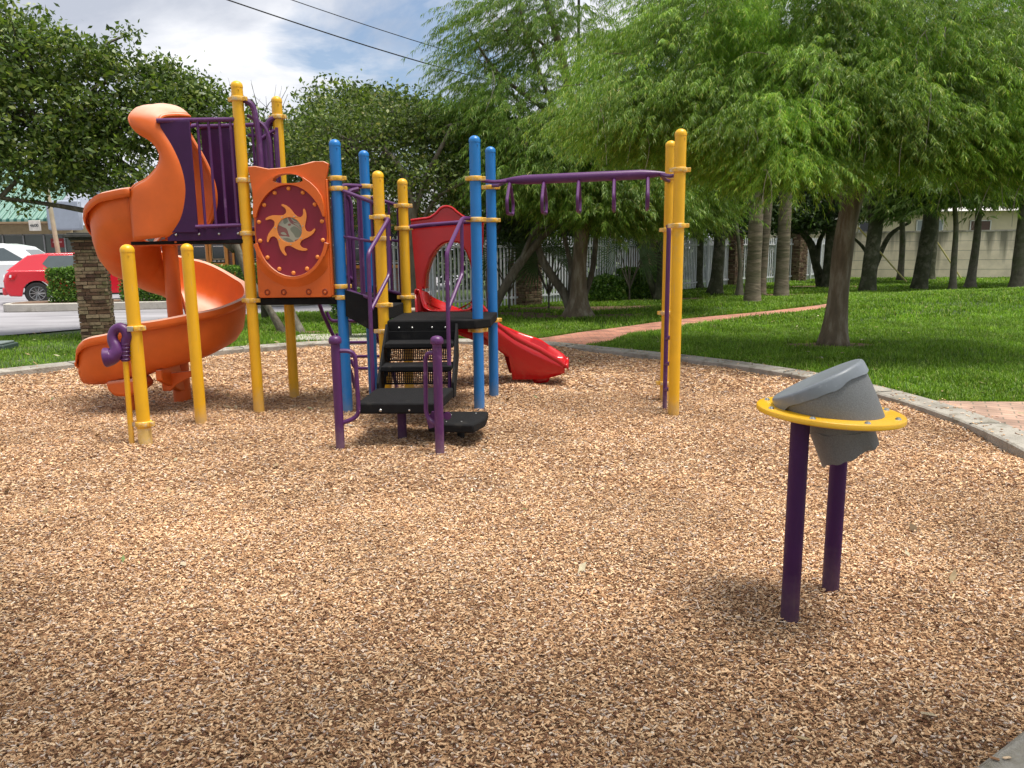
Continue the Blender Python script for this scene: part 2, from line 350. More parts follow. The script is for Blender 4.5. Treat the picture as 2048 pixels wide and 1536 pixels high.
o = build('ground', m, mat('far_ground', (.07, .09, .035), .95, .3, .2)); o['kind'] = 'structure'
# chip bed base
def chip_z(x, y):
    return (.018 * np.sin(x * 2.1 + .6) * np.sin(y * 1.7 + 1.1) + .011 * np.sin(x * 5.3 + y * 3.1) + .008 * np.sin(x * 3.1 - y * 6.7)
            - .025 * np.exp(-((x + 2.3) ** 2 + (y - 7.2) ** 2) / .5) - .03 * np.exp(-((x - .5) ** 2 + (y - 8.4) ** 2) / .12) - .02 * np.exp(-((x - 1.2) ** 2 + (y - 2.85) ** 2) / .05)
            - .02 * np.exp(-((x + .6) ** 2 + (y - 6.) ** 2) / .2))
m = M(); rows = []
K = 40
for k in range(K + 1):
    f = k / K; row = []
    for i in range(N + 1):
        x, y = bed[i % N]; x = cx + (x - cx) * f * 1.01; y = cy + (y - cy) * f * 1.01; row.append(Vector((x, y, float(chip_z(np.float64(x), np.float64(y))) - .012)))
    rows.append(row)
m.grid(rows)
CHB = mat('chip_base', (.26, .14, .075), .95, .6, 45, 1.0, 70, dirt=(.45, .28, .16), dirt_amt=.8, dirt_scale=38)
o = build('wood_chip_bed', m, CHB); o['kind'] = 'structure'
# wood chips: real pieces, nearer ones smaller and denser
rng = np.random.default_rng(7)
def chips(n, y0, y1, L, Wd, T, name_seed):
    y = rng.uniform(y0, y1, n * 2); half = .78 * y + .75; x = rng.uniform(-1, 1, n * 2) * (.78 * y1 + .75)
    k = (np.abs(x) < half) & inside(bed, x, y); x = x[k][:n]; y = y[k][:n]; n = len(x)
    ln = rng.uniform(.45, 1.25, n) ** 1.3 * L; w = rng.uniform(.35, 1.1, n) * Wd * np.where(rng.random(n) < .2, 1.5, 1); t = rng.uniform(.5, 1.5, n) * T
    a = rng.normal(.15, .95, n); tilt = rng.normal(0, .25, n); roll = rng.normal(0, .4, n)
    big = rng.random(n) < .01; ln = np.where(big, ln * 2.2, ln)
    cz = chip_z(x, y) + rng.uniform(-.008, .009, n)
    ex = np.stack([np.cos(a) * np.cos(tilt), np.sin(a) * np.cos(tilt), np.sin(tilt)], 1)
    side = np.stack([-np.sin(a) * np.cos(roll), np.cos(a) * np.cos(roll), np.sin(roll)], 1)
    up = np.cross(ex, side); c = np.stack([x, y, cz], 1)
    taper = rng.uniform(.3, 1, n)
    V = np.empty((n, 8, 3))
    q = 0
    for sz in (-1, 1):
        for sx, sy in ((-1, -1), (1, -1), (1, 1), (-1, 1)):
            ww = w * (taper if sx > 0 else 1) * .5
            V[:, q] = c + ex * (sx * ln * .5)[:, None] + side * (sy * ww)[:, None] + up * (sz * t * .5)[:, None]; q += 1
    return V
CHIP = mat('wood_chip', (.5, .3, .15), .8, .2, 90, .15, 300, spec=.25, big=.2, island=[(0, (.12, .05, .028)), (.12, (.26, .13, .07)), (.26, (.42, .235, .118)), (.46, (.59, .36, .195)), (.66, (.70, .46, .265)), (.84, (.82, .60, .38)), (.92, (.66, .52, .43)), (.96, (.36, .28, .24)), (1, (.86, .73, .58))])
def spill(n):  # chips kicked onto the kerb
    i = rng.integers(0, len(bed), n); t = np.abs(rng.normal(0, .16, n)); x = np.array([bed[q][0] for q in i]); y = np.array([bed[q][1] for q in i]); xo = np.array([kerb_out[q][0] for q in i]); yo = np.array([kerb_out[q][1] for q in i])
    px = x + (xo - x) * t / .34 + rng.normal(0, .12, n); py = y + (yo - y) * t / .34 + rng.normal(0, .12, n); k = ~inside(bed, px, py); px, py = px[k], py[k]; n = len(px); a = rng.uniform(0, 6.28, n)
    c = np.stack([px, py, np.full(n, KT + .006)], 1); ex = np.stack([np.cos(a), np.sin(a), rng.normal(0, .1, n)], 1) * .011; s = np.stack([-np.sin(a), np.cos(a), rng.normal(0, .1, n)], 1) * .0045; V = np.empty((n, 8, 3)); q = 0
    for z in (-.001, .002):
        for sx, sy in ((-1, -1), (1, -1), (1, 1), (-1, 1)): V[:, q] = c + ex * sx + s * sy + np.array([0, 0, z]); q += 1
    return V
parts_ = [spill(1500), chips(290000, 1.4, 4.6, .0165, .0072, .0018, 1), chips(200000, 4.6, 8.0, .022, .0096, .0023, 2), chips(100000, 8.0, 12.6, .036, .016, .0034, 3)]
o = npmesh('wood_chips', np.concatenate(parts_), [(4, 5, 6, 7), (0, 1, 5, 4), (1, 2, 6, 5), (2, 3, 7, 6), (3, 0, 4, 7)], 8, CHIP)
tag(o, 'loose tan and brown wood chips covering the playground bed', 'wood chips', kind='stuff')

# road, parking, paths
def sheet(name, pts, z, material, kind='structure'):
    o = build(name, M().add([(x, y, z) for x, y in pts], [tuple(range(len(pts)))]), material)
    if kind: o['kind'] = kind
    return o
ASPH = mat('worn_asphalt', (.30, .29, .31), .85, .25, 1.2, .3, 80, dirt=(.16, .155, .17), dirt_amt=.45, dirt_scale=.9, stretch=(.35, 1.6, 1))
road = [(-60, 12.9), (-12, 13.3), (-9.2, 13.9), (-8.2, 15.2), (-7.4, 17.0), (-6.6, 18.0), (-4.8, 18.35), (-2.6, 18.4), (-2.4, 44), (-60, 44)]
sheet('road', road, .043, ASPH)
# brick path, a sheet laid just over the lawn
far_e = [(.05, 12.2), (.62, 12.75), (1.59, 13.75), (3.03, 15.1), (5.04, 16.25), (6.7, 16.95), (7.1, 17.3), (7.45, 18.1), (7.95, 19.4), (8.6, 21)]
near_e = [(1.1, 11.55), (1.45, 11.95), (2.1, 12.9), (3.54, 14.3), (4.9, 15.4), (6.9, 16.45), (7.25, 16.8), (7.62, 17.8), (8.15, 19.1), (8.85, 20.8)]
fe = catmull([(x, y, 0) for x, y in far_e], 5); ne = catmull([(x, y, 0) for x, y in near_e], 5)
rows = [[Vector((a.lerp(b, t).x, a.lerp(b, t).y, 0)) for t in (0, .25, .5, .75, 1)] for a, b in zip(fe, ne)]
for r_ in rows:
    for v in r_: v.z = float(lawn_z(np.float64(v.x), np.float64(v.y))) + .022
PAVE = mat_brick('red_pavers', (.47, .20, .13), (.36, .17, .12), (.22, .15, .11), .2, .1, .006, rough=.9)
path_poly = [(v.x, v.y) for v in fe] + [(v.x, v.y) for v in reversed(ne)]
o = build('brick_path', M().grid(rows), PAVE); o['kind'] = 'structure'
patio = [(3.82, 7.15), (4.35, 7.05), (9, 6.7), (9, 3.6), (3.5, 4.2), (3.78, 5.3), (3.85, 6.3)]
PAVE2 = mat_brick('tan_pavers', (.42, .27, .2), (.34, .22, .17), (.2, .16, .12), .2, .1, .006, axis=(0, 0, .5), rough=.9)
o = sheet('paver_walk', patio, .045, PAVE2)
# litter patches round tree feet
LIT = mat('leaf_litter', (.13, .075, .045), .95, .5, 8, .8, 60, dirt=(.25, .16, .1), dirt_amt=.5, dirt_scale=14)
litter = [(4.72, 11.25, .75, .35), (1.44, 16.5, 1.6, .5), (-.4, 17.2, 1.6, .7), (3.6, 21.5, 2.5, .9), (7.6, 22.6, 1.6, .9), (10.8, 27.5, 2.4, .9), (-3.95, 13.85, .7, .2), (1.8, 18.6, 2.2, .8)]
lit_m = M(); random.seed(3)
for x, y, a, b in litter:
    pts = []
    for k in range(26):
        t = 2 * PI * k / 26; q = random.uniform(.7, 1.15); xx = x + a * q * math.cos(t); yy = y + b * q * math.sin(t)
        pts.append((xx, yy, float(lawn_z(np.float64(xx), np.float64(yy))) + .016))
    lit_m.add(pts, [tuple(range(26))])
o = build('leaf_litter', lit_m, LIT); tag(o, 'brown fallen leaf litter on bare soil round the tree feet', 'leaf litter', kind='stuff')

# fallen leaves and twigs strewn over chips and lawn
n_ = 900; x = rng.uniform(-9, 9, n_); y = rng.uniform(2, 16, n_) ** 1.0; k = np.abs(x) < .7 * y + .6; x = x[k]; y = y[k]; inb = inside(bed, x, y); z = np.where(inb, chip_z(x, y) + .016, lawn_z(x, y) + .05)
k = (~inside(path_poly, x, y)) & (rng.random(len(x)) < np.where(inb, .3, .8)); x = x[k]; y = y[k]; z = z[k]; n_ = len(x); a = rng.uniform(0, 6.28, n_); L_ = rng.uniform(.02, .05, n_); tl0 = rng.normal(0, .3, n_)
d = np.stack([np.cos(a), np.sin(a), tl0], 1) * L_[:, None]; s = np.stack([-np.sin(a), np.cos(a), rng.normal(0, .3, n_)], 1) * (L_ * .35)[:, None]; c = np.stack([x, y, z], 1)
o = npmesh('fallen_leaves', np.stack([c - d, c + s, c + d, c - s], 1), [(0, 1, 2, 3)], 4, mat('dry_leaf', (.3, .2, .1), .7, .3, 20, island=[(0, (.14, .09, .045)), (.4, (.32, .22, .10)), (.7, (.45, .38, .26)), (.9, (.14, .2, .05)), (1, (.5, .46, .4))]))
tag(o, 'scattered dry fallen leaves on the wood chips and lawn', 'fallen leaves', kind='stuff')
# grass blades
def blades(n, x0, x1, y0, y1, L, W, excl=True):
    x = rng.uniform(x0, x1, n); y = rng.uniform(y0, y1, n)
    k = (~inside(kerb_out, x, y)) & (np.abs(x) < .72 * y + 1.2) & (~inside(road, x, y)) & (~inside(path_poly, x, y)) & (~inside(patio, x, y))
    k &= rng.random(n) < np.clip(.78 + .5 * np.sin(x * 1.9 + 2 * np.sin(y * .8)) * np.sin(y * 2.3 + x), .35, 1)
    for lx, ly, a, b in litter: k &= ~((((x - lx) / a) ** 2 + ((y - ly) / b) ** 2 < .75) & (rng.random(n) < .93))
    # grass grows thinner in deep shade by the fence
    x = x[k]; y = y[k]; n = len(x)
    a = rng.uniform(0, 2 * PI, n); ln = rng.uniform(.5, 1.2, n) * L * (1 + .25 * np.sin(x * 2.3) * np.sin(y * 1.9)); w = rng.uniform(.6, 1.1, n) * W
    d = np.stack([np.cos(a), np.sin(a), np.zeros(n)], 1); s = np.stack([-np.sin(a), np.cos(a), np.zeros(n)], 1)
    z = lawn_z(x, y); base = np.stack([x, y, z], 1); lean = rng.uniform(.1, .75, n)
    mid = base + d * (ln * lean * .35)[:, None] + np.array([0, 0, 1]) * (ln * .6)[:, None]
    tip = base + d * (ln * lean)[:, None] + np.array([0, 0, 1]) * (ln * rng.uniform(.7, 1.0, n))[:, None]
    V = np.empty((n, 5, 3)); hw = (w * .5)[:, None]
    V[:, 0] = base - s * hw; V[:, 1] = base + s * hw; V[:, 2] = mid + s * hw * .8; V[:, 3] = mid - s * hw * .8; V[:, 4] = tip
    return V
GR = mat('grass_blade', (.1, .2, .03), .5, .3, 2.5, big=.22, transl=.35, spec=.3, island=[(0, (.06, .13, .012)), (.35, (.125, .23, .02)), (.7, (.185, .31, .03)), (.93, (.25, .38, .05)), (1, (.34, .32, .12))])
B = [blades(260000, 1.8, 11, 6.6, 14, .085, .011), blades(60000, -10, -2.2, 9.3, 14, .06, .011), blades(60000, -2.4, 1.6, 12.2, 15, .07, .013), blades(40000, -.5, 2.2, 10.4, 13.2, .07, .012),
     blades(200000, -6, 17, 13.5, 22, .09, .02), blades(130000, 4, 27, 20, 34, .1, .04), blades(40000, -8, 0, 13, 18.5, .06, .016)]
o = npmesh('grass', np.concatenate(B), [(0, 1, 2, 3), (3, 2, 4)], 5, GR)
tag(o, 'bright green lawn grass around the playground and under the trees', 'grass', kind='stuff')
# ------------------------------------------------------------------ play structure
PS = root('play_structure', 'big play structure with spiral slide, sun panel, black stairs, red slide and overhead loops', 'play structure', (-1.5, 7.2, 0))
PX = {'C': (-2.41, 7.17), 'D': (-2.27, 7.88), 'E': (-1.57, 7.18), 'F': (-1.46, 7.98), 'G': (-1.18, 7.1), 'H': (-1.07, 7.88), 'I': (-.31, 7.11), 'J': (-.19, 7.87), 'K': (1.53, 7.57), 'L': (1.465, 6.84)}
PR = .050
def V3(k, z, dx=0, dy=0): return Vector((PX[k][0] + dx, PX[k][1] + dy, z))
def post(xy, h, material, parent, clamps=(), label=None, r=PR, ang=0.0, lean=(0, 0)):
    x, y = xy; m = M()
    m.lathe((x, y, 0), [(r, -.1), (r, h - r * 1.05)], 24)
    o = build('post', m, material, parent, label)
    m = M(); cp = [(r + .0025, 0)] + [((r + .0025) * math.cos(a), r * .28 + r * .9 * math.sin(a)) for a in [k * PI / 12 for k in range(0, 6)]] + [(.001, r * 1.18)]
    m.lathe((x, y, h - r * 1.05), cp, 24); m.lathe((x + r * .55, y - r * .86, h - r * 1.5), [(.006, -.004), (.006, .004)], 8)
    build('post_cap', m, material, o)
    for c in clamps:
        z, a = (c if isinstance(c, tuple) else (c, ang)); clamp(x, y, z, a, o, r)
    return o
def clamp(x, y, z, a, parent, r=PR, h=.042):
    m = M(); prof = [(r + .001, -h / 2), (r + .012, -h / 2), (r + .015, -h * .3), (r + .015, h * .3), (r + .012, h / 2), (r + .001, h / 2)]
    m.lathe((x, y, z), prof, 24)
    # bolted ear of the collar
    for s in (1, -1):
        dx, dy = math.cos(a) * s, math.sin(a) * s
        m.box((x + dx * (r + .02), y + dy * (r + .02), z), (.045, .034, h * .86), a)
    o = build('clamp', m, YELW, parent, bevel=.004)
    m = M(); px, py = x + math.cos(a) * (r + .022), y + math.sin(a) * (r + .022)
    ax = Matrix.Rotation(PI / 2, 3, 'X'); m.lathe((px, py - .017, z), [(.011, -.004), (.011, .004), (.007, .008), (.001, .009)], 10, ax)
    return o
post(PX['C'], 2.98, YEL, PS, [(2.83, -.3), (2.13, -.3), (1.66, .1), (1.05, -.2)], 'tall yellow post at the front of the spiral slide tower')
post(PX['D'], 2.98, YEL, PS, [(2.79, -.3), (1.66, .1)], 'tall yellow post at the back of the spiral slide tower')
post(PX['E'], 2.475, BLU, PS, [(2.14, -.2), (2.05, 0), (1.17, 0), (1.07, 0)], 'blue post beside the orange sun panel')
post(PX['F'], 2.475, BLU, PS, [(2.13, 0), (2.02, -.2)], 'blue post at the back of the low deck')
post(PX['G'], 2.19, YEL, PS, [(1.79, .1), (1.60, 0), (1.0, -.2), (.76, .3)], 'shorter yellow post at the top of the stairs')
post(PX['H'], 2.19, YEL, PS, [(1.93, 0), (1.71, 0), (1.02, 0)], 'shorter yellow post beside the red slide hood')
post(PX['I'], 2.485, BLU, PS, [(2.12, 0), (1.76, .1), (.76, 0)], 'blue post at the front of the black deck')
post(PX['J'], 2.485, BLU, PS, [(2.1, 0), (1.78, .2), (.78, .2)], 'blue post behind the black deck corner')
post(PX['K'], 2.485, YEL, PS, [(2.15, 0), (1.66, 0), (.86, 0), (.16, 0)], 'yellow post carrying the far end of the overhead bar')
post(PX['L'], 2.485, YEL, PS, [(2.15, 0), (1.68, 0)], 'front yellow post carrying the far end of the overhead bar')
# ---- decks
def deck(pts, z, t, name='deck', label=None):
    o = build(name, M().poly([(x, y, z) for x, y in pts], (0, 0, -t)), BLK, PS, label, bevel=.012)
    return o
c, d, e, f = PX['C'], PX['D'], PX['E'], PX['F']; g, h, i_, j = PX['G'], PX['H'], PX['I'], PX['J']
deck([(c[0] + .02, c[1] - .02), (e[0], e[1] - .02), (f[0], f[1]), (d[0] + .02, d[1])], 1.075, .07, label='low black deck behind the sun panel')
deck([(-3.07, 7.10), (c[0], c[1] - .03), (d[0], d[1]), (-3.05, 7.82)], 1.62, .05, label='high deck at the mouth of the spiral slide')
dk = deck([(-1.13, 6.98), (-.33, 6.98), (-.19, 7.12), (-.14, 7.9), (-1.1, 7.98)], .865, .085, label='main black deck at the head of the stairs')
# purple side beam of the high deck
m = M(); a = Vector((-3.08, 7.03, 1.655)); b = V3('C', 1.665, -.02, -.03)
m.poly([a + Vector((0, 0, -.06)), b + Vector((0, 0, -.06)), b + Vector((0, 0, .06)), a + Vector((0, 0, .06))], (0, .045, 0))
bm_ = build('deck_beam', m, PURD, PS, bevel=.006)
for t in (.12, .42, .68, .93):
    p = a.lerp(b, t); build('bolt', M().lathe((p.x, p.y - .001, p.z - .005), [(.013, -.002), (.013, .004), (.008, .011), (.001, .013)], 10, Matrix.Rotation(PI / 2, 3, 'X')), STEEL, bm_)
m = M(); m.poly([(-3.42, 7.05, 1.595), (c[0], c[1] - .04, 1.605), (c[0], c[1] - .04, 1.575), (-3.42, 7.05, 1.565)], (0, .06, 0)); build('deck_edge', m, BLK, PS)
# barriers either side of the slide mouth: solid purple sheet + bars
def barrier(xL, xM, xR, y0, y1, z0, z1, bars, topz=None):
    m = M(); m.tube([(xL - .02, y0, z1 - .02), (xR, y1, z1 + .005)], .021, 10)
    m.tube([(xM - .02, y0 + .01, z0 + .02), (xR, y1, z0 + .035)], .017, 8)
    for k in range(bars):
        t = (k + .55) / bars; x = xM + (xR - xM) * t; y = y0 + (y1 - y0) * (x - xL) / (xR - xL)
        m.tube([(x, y, z0), (x, y, z1)], .0125, 8)
    o = build('barrier', m, PUR, PS)
    m = M(); m.poly([(xL, y0 + .012, z0 - .03), (xM, y0 + .012, z0 - .03), (xM, y0 + .012, z1 - .02), (xL, y0 + .012, z1 - .02)], (0, .018, 0))
    build('barrier_sheet', m, PURD, o, bevel=.004)
barrier(-3.06, -2.80, c[0] - .03, 7.02, c[1] - .02, 1.70, 2.65, 4)
barrier(-3.02, -2.66, d[0] - .03, 7.83, d[1], 1.70, 2.72, 4)
# slide-mouth side post of the far sheet seen through the hood
m = M(); m.tube(fillet([(-3.08, 7.5, 1.62), (-3.08, 7.5, 2.64), (-3.03, 7.75, 2.70)], .08), .02); build('hood_rail', m, PUR, PS)
# entry loops on the stair side of the high deck
def loop(pts, r=.019, rad=.07, name='grab_rail', mt=None, label=None, seg=9):
    return build(name, M().tube(fillet(pts, rad, 5), r, seg), mt or PUR, PS, label)
x, y = c; loop([(x + .05, y, 2.83), (x + .13, y + .02, 2.78), (x + .16, y + .02, 2.5), (x + .17, y + .02, 1.66)], .026)
loop([(x + .06, y + .05, 2.70), (x + .20, y + .07, 2.62), (x + .24, y + .07, 2.5), (x + .24, y + .07, 1.70)], .017)
loop([(x + .30, y + .10, 1.12), (x + .30, y + .1, 2.6)], .015)
x, y = d; loop([(x, y - .03, 2.79), (x - .09, y - .05, 2.74), (x - .12, y - .06, 2.5), (x - .12, y - .06, 1.66)], .026)
loop([(x - .02, y - .06, 2.66), (x - .17, y - .1, 2.56), (x - .19, y - .1, 2.45), (x - .19, y - .1, 1.66)], .017)
loop([(x - .30, y, 2.62), (x + .0, y, 2.62)], .017)
for k in range(3): loop([(c[0] + .10 - k * .0 + .03 * k, c[1] + .25 + .13 * k, 1.62), (c[0] + .10 + .03 * k, c[1] + .25 + .13 * k, 2.6)], .012, name='bar')
m = M(); a = V3('C', 1.655, .03, 0); b = V3('D', 1.655, .03, 0); m.poly([a + Vector((0, 0, -.06)), b + Vector((0, 0, -.06)), b + Vector((0, 0, .05)), a + Vector((0, 0, .05))], (.04, 0, 0)); build('deck_beam', m, PURD, PS)
# step up between low deck and high deck
m = M(); m.poly([(c[0] + .06, c[1] + .1, 1.34), (c[0] + .36, c[1] + .1, 1.34), (d[0] + .3, d[1] - .08, 1.34), (d[0], d[1] - .08, 1.34)], (0, 0, -.04)); build('step', m, BLK, PS, bevel=.006)

# ---- spiral slide
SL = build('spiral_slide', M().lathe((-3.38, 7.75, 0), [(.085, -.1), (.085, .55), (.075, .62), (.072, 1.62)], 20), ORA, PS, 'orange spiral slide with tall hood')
cxs, cys = -3.38, 7.75
sprof = [(.714, -.05), (.722, -.018), (.718, .016), (.698, .026), (.676, .012), (.668, -.05), (.664, -.2), (.64, -.32), (.585, -.40), (.49, -.44), (.38, -.45), (.27, -.44), (.18, -.39), (.13, -.30), (.105, -.18), (.10, -.06), (.105, .0)]
rimz = [(-6, 2.05), (0, 2.04), (25, 2.0), (45, 1.92), (60, 1.84), (90, 1.68), (135, 1.52), (180, 1.38), (225, 1.18), (270, 1.02), (315, .92), (360, .84)]
def interp(tab, x):
    for (a, va), (b, vb) in zip(tab, tab[1:]):
        if x <= b:
            t = (x - a) / (b - a); t = t * t * (3 - 2 * t) * .35 + t * .65; return va + (vb - va) * t
    return tab[-1][1]
rows = []
for k in range(0, 61):
    th = 6 * k; a = R(th); rz = interp(rimz, th); row = []
    for r_, dz in sprof:
        inn = max(0, min(1, (.5 - r_) / .4)); zz = rz + dz
        if r_ < .3: zz = rz - .45 + (dz + .45) * (.55 if th > 100 else .8)
        row.append(Vector((cxs - r_ * math.sin(a), cys - r_ * math.cos(a), zz)))
    rows.append(row)
# straight run out to the exit
L_ = .70
for k in range(1, 19):
    t = k / 18; x = cxs - L_ * t; rz = .84 - .25 * (1 - (1 - t) ** 1.6); row = []
    for q, (r_, dz) in enumerate(sprof):
        sh = math.sqrt(max(0, 1 - max(0, (t - .62) / .38) ** 2.2)) * .92 + .08       # walls curve down round the mouth
        z = rz - .45 + (dz + .45) * (.45 + .55 * sh) + .12 * t
        if r_ < .3: z = rz - .45 + .12 * t + (dz + .45) * (.55 + .3 * t) * (.45 + .55 * sh)
        nar = 1 - .34 * max(0, (t - .6) / .4) ** 2.5
        row.append(Vector((x, cys - (.42 + (r_ - .42) * nar), z)))
    rows.append(row)
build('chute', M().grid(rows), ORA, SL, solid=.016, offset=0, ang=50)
m = M(); ex = rows[-1]; mid = Vector((cxs - L_ - .012, cys - .42, ex[9].z + .015))
for i0 in range(len(ex) - 1): m.add([ex[i0], ex[i0 + 1], mid], [(0, 1, 2)])
build('exit_lip', m, ORA, SL, solid=.016, ang=80)
for kk in (24, 54):                     # bolted flanges between moulded sections
    rw = rows[kk]; ctr = Vector((cxs, cys, rw[9].z + .2)); pts_ = []
    for p in rw[5:14]:
        nrm_ = Vector((p.x - cxs, p.y - cys, 0)).normalized() * (.42); q_ = Vector((cxs, cys, p.z)) + nrm_; o_ = (p - Vector((q_.x, q_.y, rw[5].z - .15))).normalized(); pts_.append(p + o_ * .008)
    fl = build('flange', M().tube(pts_, .009, 6), ORA, SL)
# chute panel seam
m = M(); rowi = rows[1]; m.tube([Vector((p.x + .0, p.y - .002, p.z)) for p in rowi[:10]], .004, 6); build('seam', m, mat('orange_seam', (.45, .10, .015), .6, 0), SL)
# hood
Lp = [(-3.39, 1.60), (-3.39, 1.85), (-3.37, 2.05), (-3.22, 2.14), (-3.11, 2.25), (-3.085, 2.36), (-3.15, 2.47), (-3.28, 2.56), (-3.345, 2.67), (-3.32, 2.77)]
Rp = [(-3.05, 1.64), (-2.93, 1.78), (-2.875, 1.93), (-2.865, 2.08), (-2.90, 2.25), (-2.96, 2.40), (-3.03, 2.53), (-3.07, 2.62), (-3.06, 2.68), (-3.0, 2.715)]
yd = [0, 0, 0, 0, 0, 0, 0, .004, .04, .15]
yf, yb = 7.045, 7.70; rows = []
def hrow(L, Rr, y, crown):
    out = []
    for k in range(11):
        t = k / 10; out.append(Vector((L[0] + (Rr[0] - L[0]) * t, y[0] if False else y, L[1] + (Rr[1] - L[1]) * t + crown * math.sin(PI * t))))
    return out
key = [(L, Rr, yf + dy) for L, Rr, dy in zip(Lp, Rp, yd)] + [((-3.30, 2.795), (-2.96, 2.735), yf + .26), ((-3.285, 2.805), (-2.94, 2.745), (yf + yb) / 2), ((-3.30, 2.795), (-2.96, 2.735), yb - .26)] + [(L, Rr, yb - dy) for L, Rr, dy in zip(Lp, Rp, yd)][::-1]
Lc = catmull([(L[0], y_, L[1]) for L, Rr, y_ in key], 4); Rc = catmull([(Rr[0], y_, Rr[1]) for L, Rr, y_ in key], 4); hr = []; nh = len(Lc)
for k, (a_, b_) in enumerate(zip(Lc, Rc)):
    q_ = k / (nh - 1); tp_ = max(0, 1 - abs(q_ - .5) / .22); row = []; dirv = Vector((0, -(1 - tp_) if q_ < .5 else (1 - tp_), tp_)); w_ = (b_ - a_).length
    for s_ in range(15):
        t = s_ / 14; f_ = 1 - abs(2 * t - 1) ** 3; row.append(a_.lerp(b_, t) + dirv * (.035 + .03 * tp_) * (f_ - .35))
    hr.append(row)
# bulge the wall edges outwards like moulded plastic
build('hood', M().grid(hr), ORA, SL, solid=.03, offset=0, ang=75)
m = M().tube([r_[-1] for r_ in hr], .019, 8); build('hood_rim', m, ORA, SL)
m = M().tube([r_[0] for r_ in hr[8:-8]], .019, 8); build('hood_rim', m, ORA, SL)
# worn dark scuff patch of the hood shoulder
SC = mat('scuffed_plastic', (.30, .17, .15), .7, .4, 60, dirt=(.72, .36, .22), dirt_amt=.55, dirt_scale=45)
# floor between mouth and chute
m = M().poly([(-3.4, 7.08, 1.585), (-3.02, 7.08, 1.61), (-3.02, 7.66, 1.61), (-3.4, 7.66, 1.585)], (0, 0, -.03)); build('slide_seat', m, ORA, SL)
m = M(); m.lathe((-3.22, 7.028, 1.68), [(.014, -.004), (.014, .006), (.009, .008)], 12, Matrix.Rotation(PI / 2, 3, 'X')); build('bolt', m, STEEL, SL)
# flared foot of the pole and the two lower supports
m = M().lathe((cxs, cys, .42), [(.16, 0), (.135, .10), (.10, .25), (.085, .42)], 20); build('pole_flare', m, ORA, SL)
m = M().lathe((-3.70, 7.32, 0), [(.045, -.05), (.045, .3)], 16); build('support', m, ORA, SL)
m = M().poly([(-3.55, 7.14, .33), (-3.84, 7.14, .30), (-3.82, 7.14, .22), (-3.77, 7.14, .16), (-3.62, 7.14, .15), (-3.50, 7.14, .24)], (0, .32, 0)); build('support_bracket', m, ORA, SL, bevel=.03)
m = M().poly([(-3.38, 7.2, .40), (-3.38, 7.62, .40), (-3.38, 7.70, .12), (-3.38, 7.60, .12), (-3.38, 7.2, .30)], (.06, 0, 0)); build('support_bracket', m, ORA, SL, bevel=.012)
m = M().poly([(-3.42, 7.40, .33), (-3.0, 7.40, .37), (-3.28, 7.40, .22), (-3.34, 7.40, .16), (-3.42, 7.40, .16)], (0, .04, 0)); build('support_bracket', m, ORA, SL, bevel=.008)

# ---- sun panel
PN = 7.115; FR = Vector((0, -1, 0))
def pp(px, py, y=PN): return at(px, py, y)
def tl(x, z): return Vector((x, PN, z))
px0, px1 = -2.325, -1.64
cxp, czp = -1.985, 1.675
outer = [tl(x, z) for x, z in [(-2.345, 2.245), (-2.28, 2.25), (-2.16, 2.225), (-2.02, 2.235), (-1.88, 2.255), (-1.76, 2.285), (-1.66, 2.285), (-1.62, 2.265), (-1.63, 2.20), (-1.655, 2.13), (-1.655, 1.4), (-1.65, 1.085), (-1.66, 1.075), (-2.31, 1.075), (-2.325, 1.09), (-2.32, 2.03), (-2.33, 2.12)]]
slot = [tl(cxp + .005 + .135 * math.cos(a) * (1 if math.sin(a) > 0 else 1.0), 2.115 + (.062 if math.sin(a) > 0 else .022) * math.sin(a)) for a in [2 * PI * k / 20 for k in range(20)]]
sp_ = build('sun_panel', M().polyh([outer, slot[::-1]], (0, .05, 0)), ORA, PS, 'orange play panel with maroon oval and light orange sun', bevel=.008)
m = M()   # flange at the side against the blue post
m.poly([(-1.655, PN + .0, 1.09), (-1.655, PN, 2.13), (-1.64, PN, 2.13), (-1.635, PN, 1.09)], (0, .09, 0)); build('panel_flange', m, ORA, sp_, bevel=.005)
rx, rz_ = .315, .405
def ell(a, s=1.0, dx=0): return (cxp + (rx * s + dx) * math.cos(a), czp + (rz_ * s + dx) * math.sin(a))
# raised crescents above and below the oval, as one slab each
A = [R(18 + 144 * k / 30) for k in range(31)]
out_c = [(cxp + .345 * math.cos(a), czp + .395 + (.225 * math.sin(a) - .10)) for a in A]
up_out = [(-1.675, 1.80), (-1.672, 1.90), (-1.69, 1.98), (-1.73, 2.045), (-1.785, 2.10), (-1.85, 2.145), (-1.92, 2.172), (-1.985, 2.18), (-2.06, 2.172), (-2.13, 2.145), (-2.20, 2.095), (-2.255, 2.03), (-2.293, 1.96), (-2.308, 1.88), (-2.31, 1.80)]
inn = [ell(a) for a in [R(18 + 144 * k / 30) for k in range(31)]][::-1]
cr = M().polyh([[Vector((x, PN - .05, z)) for x, z in up_out + inn], [Vector((v.x, PN - .05, v.z)) for v in slot[::-1]]], (0, .052, 0))
build('panel_crest', cr, ORA, sp_, bevel=.014, bseg=3)
low = [ell(R(a)) for a in range(195, 346, 5)]; lowo = [ell(R(a), 1.0, .028 if 210 < a < 330 else .034) for a in range(345, 194, -5)]
build('panel_lip', M().polyh([[Vector((x, PN - .055, z)) for x, z in low + lowo]], (0, .06, 0)), ORA, sp_, bevel=.006)
